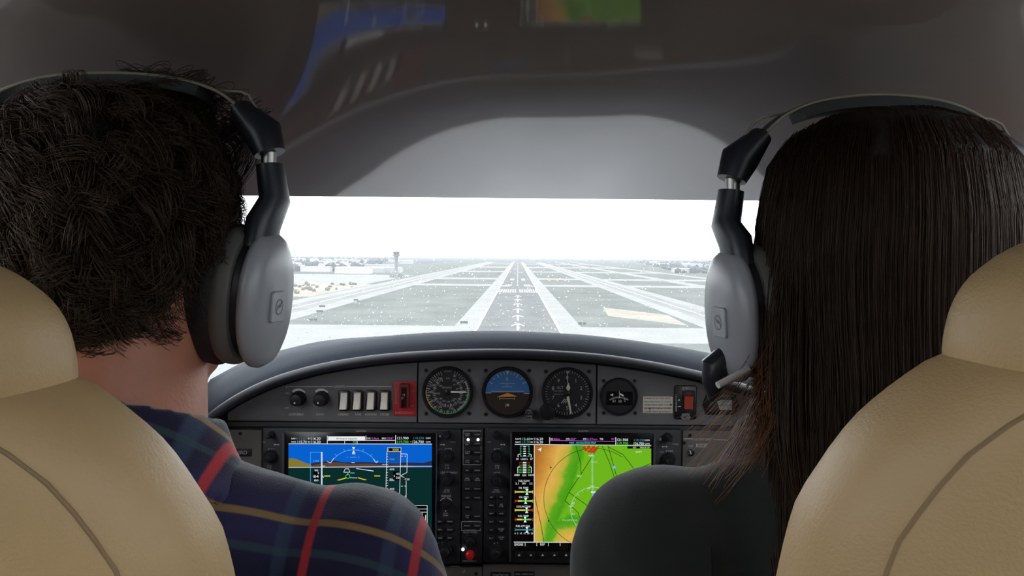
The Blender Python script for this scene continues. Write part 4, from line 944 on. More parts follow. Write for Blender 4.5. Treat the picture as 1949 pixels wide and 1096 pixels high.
# plaid shirt material: navy-violet ground, red, teal and ochre stripes
def plaid(name, ox, oz):
    m = bpy.data.materials.new(name); m.use_nodes = True; T = m.node_tree; N = T.nodes; L = T.links; b = N['Principled BSDF']
    tc = N.new('ShaderNodeTexCoord'); sp = N.new('ShaderNodeSeparateXYZ'); L.new(tc.outputs['Object'], sp.inputs[0])
    def M_(op, a, c=None):
        n = N.new('ShaderNodeMath'); n.operation = op
        for i, v in enumerate((a, c)):
            if v is None: continue
            if isinstance(v, (int, float)): n.inputs[i].default_value = v
            else: L.new(v, n.inputs[i])
        return n.outputs[0]
    def stripe(coord, period, off, width):
        f = M_('WRAP' if False else 'FRACT', M_('DIVIDE', M_('SUBTRACT', coord, off), period)); f = M_('ABSOLUTE', M_('SUBTRACT', f, .5))   # .5 at the stripe
        n = N.new('ShaderNodeMapRange'); n.interpolation_type = 'SMOOTHSTEP'; n.inputs['From Min'].default_value = .5 - width / period * .75; n.inputs['From Max'].default_value = .5 - width / period * .35; L.new(f, n.inputs['Value'])
        return n.outputs[0]
    x, z = sp.outputs['X'], sp.outputs['Z']
    xs = M_('ADD', x, M_('MULTIPLY', z, -.10))
    dx = M_('SUBTRACT', x, .12)
    zz = M_('ADD', M_('ADD', z, M_('MULTIPLY', sp.outputs['Y'], .8)), M_('MULTIPLY', M_('MULTIPLY', M_('MAXIMUM', dx, 0.), M_('MAXIMUM', dx, 0.)), 1.2))
    cur = None
    def mix(prev, col, fac, amt=1.):
        n = N.new('ShaderNodeMix'); n.data_type = 'RGBA'; L.new(M_('MULTIPLY', fac, amt), n.inputs['Factor'])
        if isinstance(prev, tuple): n.inputs[6].default_value = prev
        else: L.new(prev, n.inputs[6])
        n.inputs[7].default_value = col; return n.outputs[2]
    base = (.030, .027, .085, 1)
    cur = mix(base, (.012, .012, .030, 1), stripe(zz, .150, oz + .075, .085), .75)
    cur = mix(cur, (.016, .014, .040, 1), stripe(xs, .146, ox + .036, .05), .6)
    cur = mix(cur, (.040, .065, .120, 1), stripe(xs, .073, ox - .018, .0085), .65)
    cur = mix(cur, (.045, .085, .090, 1), stripe(zz, .075, oz - .028, .006), .5)
    cur = mix(cur, (.30, .19, .075, 1), stripe(zz, .075, oz, .0062), .8)
    cur = mix(cur, (.46, .035, .045, 1), stripe(xs, .073, ox, .0054), .92)
    nz = N.new('ShaderNodeTexNoise'); nz.inputs['Scale'].default_value = 900; bp = N.new('ShaderNodeBump'); bp.inputs['Strength'].default_value = .35; bp.inputs['Distance'].default_value = .0015
    L.new(tc.outputs['Object'], nz.inputs['Vector']); L.new(nz.outputs['Fac'], bp.inputs['Height']); L.new(bp.outputs['Normal'], b.inputs['Normal'])
    L.new(cur, b.inputs['Base Color']); b.inputs['Roughness'].default_value = .9; b.inputs['Sheen Weight'].default_value = .35; b.inputs['Sheen Roughness'].default_value = .4; b.inputs['Specular IOR Level'].default_value = .2
    return m

# --- the man
MX = -.312
man, mh, mnb, mS = person('person in navy plaid shirt with dark curly hair, in left seat', (MX, .60, -.002), False, (-.455, .575, -.240), (-.130, .580, -.238), MX + .010, {'trousers': pm('denim', (.03, .04, .07), rough=.9, bump=.3, bscale=800)})
M_plaid = plaid('plaid_flannel', .1105, .408)      # offsets from the person's own origin
def shirt_shape(nb, S, X, k, fem):
    b = MB()
    for sx in (-1, 1):
        s_, el, wr = S[sx][:3]
        b.capsule(nb + Vector((sx * .032, -.004, -.004 if fem else -.012)), s_ + Vector((-sx * .05, 0, .016)), .064 * k, .056 * k, 18)
        b.ellipsoid(s_ + Vector((sx * .002, .004, .002)), (.070 * k, .072, .062))
        b.capsule(s_ + Vector((sx * .012, .004, -.01)), el, .066 * k, .056 * k, 18); b.capsule(el, el.lerp(wr, .88), .053 * k, .042 * k, 16)
    b.ellipsoid((X, .568, -.335), (.190 * k, .118, .175)); b.ellipsoid((X, .575, -.48), (.170 * k, .122, .19)); b.ellipsoid((X, .595, -.58), (.180 * k, .14, .10))
    return b
me = voxel(shirt_shape(mnb, mS, MX, 1., False), 'shirt', .0075, 5); wrinkle(me, .006, 16, 2., .0007, 60); link_mesh('shirt', me, M_plaid, man, angle=0)
# stand-up collar folded over
def collar(nb, rx, ry, h, flare, X, Y, zt, tilt, n=64, gap=.35, drop=.035):
    b = MB(); rings = []
    prof = [(0., 0., -.030), (.002, 0, 0.), (.0, 0, .022), (.003, 0, .026), (.008, 0, .024), (.014, 0, .010), (.026, 0, -.014), (.040, 0, -.034), (.039, 0, -.038), (.024, 0, -.024)]
    for i in range(n + 1):
        a = -pi / 2 - (pi - gap) + 2 * (pi - gap) * i / n
        ring = []
        for o, _, z in prof:
            kk = 1 + .12 * sin(3 * a + 1); ring.append((X + (rx + o * kk) * cos(a), Y + (ry + o * kk) * sin(a), zt + z + tilt * cos(a) * .0 - drop * (sin(a) + 1) * .5))
        rings.append(ring)
    b.loft(rings, True, True, True); return b
me = voxel(collar(mnb, .071, .071, .03, .03, MX + .010, .570, -.119, 0, drop=.055), 'collar', .0045, 3); wrinkle(me, .004, 22, 5.); link_mesh('collar', me, M_plaid, man, angle=0)

# --- the woman
FX = .288
fem, fh, fnb, fS = person('person in dark sweater with long straight brown hair, in right seat', (FX, .62, -.006), True, (.118, .585, -.222), (.432, .585, -.232), FX, {'trousers': pm('dark_cotton', (.02, .02, .022), rough=.9, bump=.3, bscale=800)})
M_swt = pm('dark_sweater_knit', (.022, .025, .024), rough=1., bump=.3, bscale=1400, var=.15, vscale=12, spec=.05, sheen=.3)
me = voxel(shirt_shape(fnb, fS, FX, .95, True), 'sweater', .0075, 5); wrinkle(me, .006, 13, 9., .0005, 60); link_mesh('sweater', me, M_swt, fem, angle=0)
me = voxel(collar(fnb, .096, .045, .03, .03, FX - .006, .604, -.130, 0), 'hood_collar', .005, 5); wrinkle(me, .005, 20, 3.); link_mesh('hood_collar', me, pm('grey_hood_fleece', (.055, .055, .058), rough=.95, bump=.5, bscale=700, sheen=.3), fem, angle=0)
# shoulder seam
s_ = fS[-1][0]
b = MB(); b.tube([(s_.x + .012 + .012 * u, s_.y - .072 - .002 * sin(pi * u), s_.z + .030 - .16 * u) for u in [k / 10 for k in range(11)]], .0014, 6); b.build('shoulder_seam', pm('black_thread', (.008, .008, .008), rough=.9), fem)

# ------------------------------------------------------------------ hair
def hair_mat(name, root, tip, rough=.38):
    m = bpy.data.materials.new(name); m.use_nodes = True; T = m.node_tree; N = T.nodes; L = T.links; b = N['Principled BSDF']
    at = N.new('ShaderNodeAttribute'); at.attribute_name = 'tip'; r = N.new('ShaderNodeValToRGB'); r.color_ramp.elements[0].color = root + (1,); r.color_ramp.elements[1].color = tip + (1,); r.color_ramp.elements[0].position = .35
    tc = N.new('ShaderNodeTexCoord'); nz = N.new('ShaderNodeTexNoise'); nz.inputs['Scale'].default_value = 60; L.new(tc.outputs['Object'], nz.inputs['Vector'])
    mr = N.new('ShaderNodeMapRange'); mr.inputs['To Min'].default_value = .6; mr.inputs['To Max'].default_value = 1.4; L.new(nz.outputs['Fac'], mr.inputs['Value'])
    mx = N.new('ShaderNodeMix'); mx.data_type = 'RGBA'; mx.blend_type = 'MULTIPLY'; mx.inputs['Factor'].default_value = 1; L.new(at.outputs['Fac'], r.inputs['Fac']); L.new(r.outputs['Color'], mx.inputs[6]); L.new(mr.outputs[0], mx.inputs[7]); L.new(mx.outputs[2], b.inputs['Base Color'])
    b.inputs['Roughness'].default_value = rough; b.inputs['Specular IOR Level'].default_value = .22; b.inputs['Specular Tint'].default_value = (1., .85, .7, 1)
    return m
def strands(name, P, Rr, mat, parent, tip):
    """P (n,k,3) paths, Rr (n,k) radii, tip (n,k) colour position: three-sided hairs in one mesh"""
    n, k, _ = P.shape; T = np.gradient(P, axis=1); T /= np.linalg.norm(T, axis=2, keepdims=True) + 1e-9
    ref = np.array([.31, .83, .46]); U = np.cross(T, ref); U /= np.linalg.norm(U, axis=2, keepdims=True) + 1e-9; V = np.cross(T, U)
    vs = np.stack([P + (U * cos(a) + V * sin(a)) * Rr[..., None] for a in (0, 2 * pi / 3, 4 * pi / 3)], axis=2)      # n,k,3,3
    verts = vs.reshape(-1, 3).astype(np.float32)
    base = (np.arange(n)[:, None, None] * k + np.arange(k - 1)[None, :, None]) * 3; j = np.arange(3)[None, None, :]; j2 = (j + 1) % 3
    q = np.stack([base + j, base + j2, base + 3 + j2, base + 3 + j], axis=-1).reshape(-1, 4).astype(np.int32)
    me = bpy.data.meshes.new(name); me.vertices.add(len(verts)); me.vertices.foreach_set('co', verts.ravel()); me.loops.add(q.size); me.loops.foreach_set('vertex_index', q.ravel()); me.polygons.add(len(q)); me.polygons.foreach_set('loop_start', np.arange(0, q.size, 4, dtype=np.int32)); me.update(calc_edges=True)
    a = me.attributes.new('tip', 'FLOAT', 'POINT'); a.data.foreach_set('value', np.repeat(tip.reshape(-1), 3).astype(np.float32))
    o = link_mesh(name, me, mat, parent, angle=0); o['kind'] = 'stuff'; return o

# man: short loose curls
M_mh = hair_mat('dark_curly_hair', (.026, .016, .010), (.085, .056, .038), .45)
C0 = np.array(mh) + np.array([0, -.012, .014])
def cap_mesh(c, r, zmin_f, amp, scl, seed, name, mat, parent, nu=72, nv=48):
    V = []; Fc = []
    for i in range(nv + 1):
        el = pi / 2 - (pi * .86) * i / nv
        for j in range(nu):
            az = 2 * pi * j / nu; d = Vector((cos(el) * cos(az), cos(el) * sin(az), sin(el))); lim = zmin_f(d)
            if d.z < lim: d = Vector((d.x, d.y, 0)).normalized() * math.sqrt(max(0, 1 - lim * lim)) + Vector((0, 0, lim)); inn = .86
            else: inn = 1
            e = 1 + amp * noise.noise(d * scl + Vector((seed, 0, 0))) + amp * .6 * noise.noise(d * scl * 2.3)
            V.append((c[0] + d.x * r[0] * e * inn, c[1] + d.y * r[1] * e * inn, c[2] + d.z * r[2] * e * inn))
    for i in range(nv):
        for j in range(nu): Fc.append((i * nu + j, (i + 1) * nu + j, (i + 1) * nu + (j + 1) % nu, i * nu + (j + 1) % nu))
    Fc.append(tuple(nv * nu + j for j in range(nu)))
    b = MB(); b.add(V, Fc); return b.build(name, mat, parent, angle=0)
def man_lim(d):      # hairline: low at the nape, above the ears, high at the forehead
    a = math.atan2(d.x, -d.y)      # 0 at the back
    return interp(abs(a), [(0, -.80), (.6, -.74), (1.0, -.50), (1.35, -.10), (1.8, .05), (2.4, .52), (pi, .58)])
cap_mesh(C0, (.083, .101, .108), man_lim, .04, 3.5, 3., 'hair_base', pm('dark_hair_mass', (.012, .009, .007), rough=.7, bump=1., bscale=160), man)
def man_hair():
    R = np.random.default_rng(11); NL, NS, K = 700, 16, 14; P = []; Rr = []; tp = []
    t = np.linspace(0, 1, K)
    cnt = 0
    while cnt < NL:
        d = R.normal(size=3); d /= np.linalg.norm(d)
        if d[2] < man_lim(Vector(d)) + .03: continue
        cnt += 1
        back = max(0., -d[1]); top = max(0., d[2])
        fl = np.array([.25 * R.normal() + .35 * d[0], -.35 * (1 - top) + .9 * top * R.normal() * .6, -1. + .2 * R.normal()]); fl -= d * fl.dot(d); fl /= np.linalg.norm(fl) + 1e-9
        ang = R.normal() * .75; sd = np.cross(d, fl); fl = fl * cos(ang) + sd * sin(ang); sd = np.cross(d, fl)
        L_ = R.uniform(.032, .062) * (.55 if d[2] < -.45 else 1.) ; lift = R.uniform(.003, .012) * (.5 if d[2] < -.4 else 1)
        turns = R.uniform(.8, 1.7); ph = R.uniform(0, 2 * pi); ra = R.uniform(.005, .0095); drift = R.normal() * .010
        for _ in range(NS):
            d2 = d + R.normal(size=3) * .035; d2 /= np.linalg.norm(d2); p0 = C0 + d2 * np.array([.079, .097, .103]); l2 = L_ * R.uniform(.75, 1.1); ph2 = ph + R.normal() * .15
            env = np.minimum(1, t * 3)
            along = l2 * t * (1 - .25 * t); out = lift * np.sin(np.minimum(1, t * 1.25) * pi * .75) + ra * .8 * np.cos(ph2 + 2 * pi * turns * t) * env
            side = drift * t ** 2 + ra * np.sin(ph2 + 2 * pi * turns * t) * env
            # follow the skull curvature
            rr = .093; th = along / rr
            q = C0 + (d2[None, :] * np.cos(th)[:, None] + fl[None, :] * np.sin(th)[:, None]) * (np.array([.079, .097, .103])[None, :]) + (d2[None, :] * np.cos(th)[:, None] + fl[None, :] * np.sin(th)[:, None]) * (out + .006)[:, None] + sd[None, :] * side[:, None]
            q += R.normal(size=3) * .0012 * t[:, None]
            P.append(q); Rr.append(.00036 * (1 - .55 * t)); tp.append(np.clip(t * .8 + R.uniform(-.2, .35), 0, 1))
    for j in range(22):      # tuft standing up at the front right of the crown
        c = np.array([MX + R.uniform(.02, .085), .60 + R.uniform(.0, .05), 0.]); c[2] = C0[2] + .100 * math.sqrt(max(.2, 1 - ((c[0] - MX) / .09) ** 2 - ((c[1] - .59) / .11) ** 2)); sd = R.normal(size=3) * .012; ph = R.uniform(0, 6.28); h = R.uniform(.030, .045)
        for _ in range(26):
            p0 = c + R.normal(size=3) * .004; ph2 = ph + R.normal() * .2
            q = p0[None, :] + np.stack([sd[0] * t + .014 * np.sin(ph2 + t * 4.6) - .014 * np.sin(ph2), sd[1] * t + .009 * np.cos(ph2 + t * 4.2) - .009 * np.cos(ph2), h * np.sin(t * 2.3)], 1); P.append(q); Rr.append(.00036 * (1 - .5 * t)); tp.append(np.clip(t * .7 + R.uniform(-.1, .2), 0, 1))
    # the lighter lock in front of the ear seen inside the headset yoke
    for _ in range(260):
        p0 = np.array(mh) + np.array([.070 + R.uniform(-.006, .004), -.012 + R.uniform(-.022, .018), .060 + R.uniform(-.015, .02)])
        q = p0[None, :] + np.stack([.010 * np.sin(t * 2.2) + .002 * R.normal() * t, .006 * R.normal() * t - .004 * t, -.060 * t * R.uniform(.7, 1.05)], 1); P.append(q); Rr.append(.0004 * (1 - .5 * t)); tp.append(np.clip(.45 + .6 * t, 0, 1))
    return np.array(P), np.array(Rr), np.array(tp)
P_, R_, T_ = man_hair(); strands('hair', P_, R_, M_mh, man, T_)
# woman: long straight hair
M_fh = hair_mat('long_brown_hair', (.034, .019, .012), (.24, .095, .036), .45)
F0 = np.array(fh) + np.array([0, -.010, .012]); FR = np.array([.086, .100, .103])
def fem_lim(d):
    a = math.atan2(d.x, -d.y); return interp(abs(a), [(0, -.95), (1.2, -.95), (1.7, -.6), (2.1, .1), (2.5, .50), (pi, .58)])
def fem_mass():
    rings = []; n = 48
    for z, wx, dy, yy in ((.117, .012, .012, .61), (.113, .040, .045, .608), (.100, .066, .078, .606), (.075, .083, .097, .604), (.035, .090, .103, .604), (0, .092, .102, .604), (-.04, .090, .092, .596), (-.08, .088, .082, .585), (-.12, .092, .072, .570), (-.16, .098, .062, .552), (-.20, .102, .050, .532), (-.25, .100, .036, .512), (-.30, .085, .022, .500), (-.33, .06, .010, .495)):
        ring = []
        for k in range(n):
            a = 2 * pi * k / n; x, y = cos(a), sin(a); e = 1 + .02 * sin(9 * a + z * 20) + .012 * sin(23 * a)
            if y > .15 and z < .07: y = .15 + (y - .15) * .12      # open towards the face
            ring.append((FX + wx * x * e, yy + dy * y * e, z))
        rings.append(ring)
    b = MB(); b.loft(rings); return b
fem_mass().build('hair_mass', pm('brown_hair_mass', (.010, .007, .005), rough=.6, bump=.8, bscale=130), fem, angle=0)
def fem_hair():
    R = np.random.default_rng(5); K = 17; P = []; Rr = []; tp = []; t = np.linspace(0, 1, K)
    prof_z = np.array([.33, .30, .25, .20, .16, .12, .08, .04, 0, -.035, -.075, -.100, -.113, -.117]) * -1; prof_w = np.array([.06, .085, .100, .102, .098, .092, .088, .090, .092, .090, .083, .066, .040, .012]); prof_d = np.array([.010, .022, .036, .050, .062, .072, .082, .092, .102, .103, .095, .075, .045, .012]); prof_y = np.array([.495, .500, .512, .532, .552, .570, .585, .596, .604, .604, .604, .606, .608, .610])
    N1 = 9000
    for i in range(N1):
        a = R.uniform(-pi * .98, -pi * .02) if R.random() < .82 else R.uniform(-pi * 1.12, pi * .12)
        z0 = R.uniform(.06, .116) if R.random() < .8 else R.uniform(-.05, .06); L_ = R.uniform(.78, 1.0); z1 = -.33 * L_ + R.normal() * .01
        z = z0 + (z1 - z0) * t; off = R.uniform(.0, .0045) + .004 * R.random() ** 3 * 3 * t; wv = R.normal() * .10; aa = a + .03 * R.normal() * t + wv * t * t * .5 + .02 * np.sin(t * 9 + R.uniform(0, 6)) * t
        w = np.interp(z, prof_z, prof_w); d = np.interp(z, prof_z, prof_d); yy = np.interp(z, prof_z, prof_y)
        q = np.stack([FX + (w + off) * np.cos(aa), yy + (d + off) * np.sin(aa), z], 1); P.append(q); Rr.append(.00026 * (1 - .4 * t)); tp.append(np.clip((t - .35) * .75 + R.uniform(-.2, .2), 0, 1))
    # wisps sweeping over the left shoulder
    for i in range(300):
        a = rad(R.uniform(150, 215)); z0 = R.uniform(-.02, .05); g = R.random()
        x0 = FX + .092 * cos(a); y0 = .60 + .09 * sin(a)
        ex = FX - .090 - .072 * g ** 1.6 - .012 * R.random(); ez = -.150 - .085 * R.random() + .035 * g; ey = .548 + .03 * R.random()
        z = z0 + (ez - z0) * (t ** (1.0 - .25 * g)); sw = np.clip((t - .45) / .55, 0, 1) ** 1.7
        x = x0 - .012 * np.sin(t * 3.0) + (ex - x0) * sw + .005 * np.sin(t * 7 + 6 * g) * t; y = y0 + (ey - y0) * t
        P.append(np.stack([x, y, z], 1)); Rr.append(.00032 * (1 - .5 * t)); tp.append(np.clip(t * 1.2 - .10 + R.uniform(-.15, .2), 0, 1))
    for i in range(700):      # ends curling in over the shoulder blade
        z0 = R.uniform(-.06, .0); x0 = FX - .088 + R.uniform(-.006, .02); g = R.random(); y0 = .575 + R.uniform(-.03, .03)
        x = x0 + (.030 + .10 * g) * t ** 2.5 - .014 * np.sin(t * pi); z = z0 + (-.205 - .05 * g - z0) * np.sin(t * pi / 2 * 1.05); y = y0 + (.495 - y0) * t ** .8
        P.append(np.stack([x, y, z], 1)); Rr.append(.00034 * (1 - .5 * t)); tp.append(np.clip(t * .9 + R.uniform(-.25, .1), 0, 1))
    return np.array(P), np.array(Rr), np.array(tp)
P_, R_, T_ = fem_hair(); strands('hair', P_, R_, M_fh, fem, T_)

# ------------------------------------------------------------------ headsets
M_hs = pm('headset_dark_plastic', (.018, .020, .028), rough=.4, var=.05)
M_cup = pm('headset_silver_shell', (.30, .31, .34), rough=.42, var=.04, coat=.2, coat_rough=.2)
M_cup2 = pm('headset_bronze_shell', (.115, .11, .105), rough=.42)
M_cush = pm('ear_cushion_leatherette', (.010, .010, .012), rough=.55, bump=.3, bscale=400)
M_logo = pm('logo_plate_grey', (.36, .38, .42), rough=.35)
M_pad = pm('headband_pad', (.02, .02, .02), rough=.7, bump=.3, bscale=500)
M_hoop = pm('headband_tan_edge', (.30, .27, .20), rough=.45)
M_chr = pm('boom_metal', (.50, .49, .47), rough=.4, metal=1.)
def headset(label, hc, side, ang, cupz, band, mic, tilt=0.):
    """hc head centre; side: -1/+1 the ear seen from the camera; band: outline over the head as (x offset, z offset) from hc, from the seen side over the top"""
    hc = Vector(hc); t = thing('headset', label, 'headset', hc + Vector((0, 0, -.1)), 'headsets')
    def ell(a, n, e=.9): return [(math.copysign(abs(cos(q)) ** e, cos(q)), math.copysign(abs(sin(q)) ** e, sin(q))) for q in [2 * pi * k / n for k in range(n)]]
    for sx in (-1, 1):
        near = (sx == side)
        C = hc + Vector((sx * .080, -.002, cupz)); M = Matrix.Rotation(-sx * ang, 3, 'Z') @ Matrix.Rotation(sx * tilt, 3, 'Y')
        def rings(prof, n=40, oz=0.):
            R = []
            for off, ry, rz in prof: R.append([C + M @ Vector((sx * off, ry * u, oz + rz * w)) for u, w in ell(0, n)])
            return R
        b = MB(); b.loft(rings(((-.012, .022, .034), (-.012, .034, .048), (-.004, .040, .055), (.008, .041, .056), (.014, .038, .053)))); cup = b.build('ear_cushion', M_cush, t, angle=50)
        b = MB(); b.loft(rings(((.012, .037, .052), (.016, .039, .054), (.022, .039, .054), (.027, .036, .051)))); b.build('cup_shell', M_cup2, t, angle=50)
        b = MB(); b.loft(rings(((.025, .032, .046), (.036, .031, .045), (.038, .030, .044)))); b.build('cup_waist', M_hs, t, angle=50)
        b = MB(); b.loft(rings(((.034, .0345, .050), (.0365, .0365, .0525), (.040, .0365, .0525), (.045, .033, .049), (.049, .026, .041), (.0505, .012, .02)), 48, -.002)); sh = b.build('outer_shell', M_cup, t, angle=50)
        # square emblem plate with a round swirl
        def lp(y, z, o): return C + M @ Vector((sx * o, y, z))
        b = MB(); o0, o1 = .048, .0525; rr = rrect(-.004, -.006, .022, .024, .003, 4)
        b.loft([[lp(y, z, o) for y, z in outl] for o, outl in ((o0, rr), (o1 - .0008, rr), (o1, outline_offset(rr, .0008)))]); pl = b.build('emblem_plate', M_logo, sh, angle=30)
        b = MB(); V = []; Fc = []
        for k in range(29):
            a = 2 * pi * k / 28; 
            for r in (.0052, .0060): V.append(lp(-.004 + r * cos(a), -.006 + r * sin(a), o1 + .0003))
        for k in range(28): Fc.append((2 * k, 2 * k + 1, 2 * k + 3, 2 * k + 2))
        b.add(V, Fc); V = []; Fc = []
        for k in range(13):
            u = k / 12; y = -.004 - .0048 + .0096 * u; z = -.006 - .0035 + .008 * u + .0012 * sin(u * 2 * pi)
            V += [lp(y, z - .0011 * sin(pi * u) - .0002, o1 + .0003), lp(y, z + .0011 * sin(pi * u) + .0002, o1 + .0003)]
        for k in range(12): Fc.append((2 * k, 2 * k + 2, 2 * k + 3, 2 * k + 1))
        b.add(V, Fc); b.build('emblem', M_cup2, pl, smooth=False, fix=False, kind='stuff')
        # yoke arm rising from the cup to the slider
        a0 = C + M @ Vector((sx * .030, .0, .038)); x1, z1 = band[0]; p1 = hc + Vector((sx * abs(x1), 0, z1))
        b = MB(); pts = [a0, a0 + Vector((sx * .003, 0, .018)), p1 + Vector((sx * .004, 0, -.030)), p1 + Vector((0, 0, -.003))]
        b.tube(pts, [(.012, .022), (.0125, .021), (.0115, .017), (.010, .016)], 16, up=(1, 0, 0)); b.build('yoke', M_hs, t, angle=50)
        b = MB(); x2, z2 = band[1]; b.tube([p1 + Vector((-sx * .001, 0, -.004)), p1 + Vector((-sx * .001, 0, .007))], [(.006, .006)] * 2, 10, up=(1, 0, 0)); b.build('hinge', M_chr, t)
        # dark end housing of the headband
        x3, z3 = band[2]; P = [p1 + Vector((0, 0, .006)), hc + Vector((sx * abs(x2), 0, z2)), hc + Vector((sx * abs(x3), 0, z3))]
        b = MB(); b.tube(P, [(.0115, .018), (.0155, .018), (.0085, .015)], 14, up=(1, 0, 0)); b.build('band_end', M_hs, t, angle=50)
    # the hoop over the head
    half = band[2:]; path = [hc + Vector((-abs(x), 0, z)) for x, z in half] + [hc + Vector((abs(x), 0, z)) for x, z in half[::-1][1:]]
    sm = []
    for i in range(len(path) - 1):
        p0, p1, p2, p3 = path[max(0, i - 1)], path[i], path[i + 1], path[min(len(path) - 1, i + 2)]
        for k in range(6):
            u = k / 6; sm.append(.5 * ((2 * p1) + (p2 - p0) * u + (2 * p0 - 5 * p1 + 4 * p2 - p3) * u * u + (3 * p1 - p0 - 3 * p2 + p3) * u ** 3))
    sm.append(path[-1])
    cen = hc + Vector((0, 0, 0))
    def strip(off0, off1, wy0, yo, i0, i1):
        rings = []
        for i in range(i0, i1):
            p = sm[i]; tg = (sm[min(i + 1, len(sm) - 1)] - sm[max(i - 1, 0)]).normalized(); nn = Vector((tg.z, 0, -tg.x)); 
            if nn.dot(p - cen) < 0: nn = -nn
            rings.append([p + nn * o + Vector((0, y + yo, 0)) for o, y in ((off0, -wy0), (off1, -wy0), (off1 + .0004, 0), (off1, wy0), (off0, wy0), (off0 - .0004, 0))])
        b = MB(); b.loft(rings); return b
    n = len(sm)
    strip(.000, .0026, .013, .0, 0, n).build('headband', M_hs, t, angle=40)
    strip(-.0085, -.0004, .016, .0, int(n * .2), int(n * .8) + 1).build('headband_pad', M_pad, t, angle=40)
    b = MB(); b.tube([p + Vector((0, -.0135, .0012)) for p in sm], .0012, 8); b.build('band_edge', M_hoop, t)
    # thin cable bow at the seen side
    x3, z3 = band[2]; x4, z4 = band[3]
    for sx in (-1, 1):
        b = MB(); P = [hc + Vector((sx * abs(band[1][0] + .006 * 0), -.004, band[1][1] + .012)), hc + Vector((sx * (abs(x3) + .0075), -.004, z3 + .010)), hc + Vector((sx * (abs(x3) * .62 + abs(x4) * .38 + .0065), -.004, z3 * .62 + z4 * .38 + .0085)), hc + Vector((sx * abs(x4), -.004, z4 + .003))]; b.tube(P, .0011, 6); b.build('cable', M_hoop, t)
    if mic:
        C = hc + Vector((side * .080, -.002, cupz)); M = Matrix.Rotation(-side * ang, 3, 'Z')
        b = MB(); P = [C + M @ Vector((side * .040, .004, -.038)), C + M @ Vector((side * .050, .004, -.046)), C + M @ Vector((side * .050, .006, -.058)), C + M @ Vector((side * .046, .012, -.072))]
        b.tube(P, [(.010, .012), (.0115, .013), (.009, .010), (.005, .006)], 14); b.build('boom_swivel', M_hs, t, angle=50)
        b = MB(); a = W(1366, 733, .565); c = W(1422, 705, .575); d = c + Vector((.02, .05, .0)); b.tube([a, a.lerp(c, .5), c, d], [.0026, .0028, .0028, .0026], 10); b.build('boom', pm('boom_pale_grey', (.62, .61, .58), rough=.35), t)
    return t
mband = [(-.118, .052), (-.112, .074), (-.095, .093), (-.080, .103), (-.055, .111), (-.028, .1145), (0, .1155)]
headset('dark headset with silver ear cups worn by the person in plaid', (MX, .60, .020), 1, rad(9), -.050, mband, False, rad(5))
fband = [(-.116, .052), (-.110, .074), (-.092, .094), (-.076, .108), (-.052, .118), (-.026, .1225), (0, .124)]
headset('silver headset with microphone boom worn by the person with long hair', (FX, .62, .005), -1, rad(12), -.046, fband, True, rad(4))

# ------------------------------------------------------------------ the airport outside, 39 m below
H = 39.0; GZ = -H
M_grass = pm('infield_dry_grass', (.086, .092, .082), rough=.9, var=.22, vscale=.02)
def two_noise(m, s2, amt):
    T = m.node_tree; N = T.nodes; L = T.links; b = N['Principled BSDF']; src = b.inputs['Base Color'].links[0].from_socket
    tc = next(n for n in N if n.type == 'TEX_COORD'); n = N.new('ShaderNodeTexNoise'); n.inputs['Scale'].default_value = s2; n.inputs['Detail'].default_value = 6
    mr = N.new('ShaderNodeMapRange'); mr.inputs['From Min'].default_value = .3; mr.inputs['From Max'].default_value = .7; mr.inputs['To Min'].default_value = 1 - amt; mr.inputs['To Max'].default_value = 1 + amt
    mx = N.new('ShaderNodeMix'); mx.data_type = 'RGBA'; mx.blend_type = 'MULTIPLY'; mx.inputs['Factor'].default_value = 1
    L.new(tc.outputs['Object'], n.inputs['Vector']); L.new(n.outputs['Fac'], mr.inputs['Value']); L.new(src, mx.inputs[6]); L.new(mr.outputs[0], mx.inputs[7]); L.new(mx.outputs[2], b.inputs['Base Color'])
    b.inputs['Specular IOR Level'].default_value = .0; b.inputs['Roughness'].default_value = 1.
two_noise(M_grass, .3, .18)
M_plain = pm('far_plain', (.070, .080, .085), rough=.95, var=.3, vscale=.004); two_noise(M_plain, .03, .3)
M_conc = pm('wet_concrete', (.185, .185, .178), rough=.6, var=.10, vscale=.03); two_noise(M_conc, .5, .10)
M_asph = pm('runway_asphalt', (.088, .091, .09), rough=.6, var=.16, vscale=.05); two_noise(M_asph, .6, .12)
M_taxi = pm('taxiway_asphalt', (.145, .145, .14), rough=.6, var=.15, vscale=.04); two_noise(M_taxi, .5, .12)
M_mark = pm('runway_paint_white', (.40, .40, .39), rough=.6, var=.1, vscale=.4)
M_sand = pm('sandy_dirt', (.145, .125, .092), rough=.95, var=.25, vscale=.03)
M_hangar = pm('pale_metal_siding', (.22, .225, .23), rough=.5, var=.12, vscale=.02)
M_roof = pm('grey_flat_roofing', (.15, .155, .16), rough=.6, var=.15, vscale=.02)
M_tree = pm('distant_tree_green', (.032, .038, .04), rough=.95, var=.3, vscale=.05)
M_hill = pm('distant_hill_rock', (.12, .125, .14), rough=.95, var=.15, vscale=.001)
M_twr = pm('tower_concrete', (.13, .13, .125), rough=.7, var=.1, vscale=.2)
M_twg = pm('tower_cab_glass', (.06, .07, .08), rough=.1)

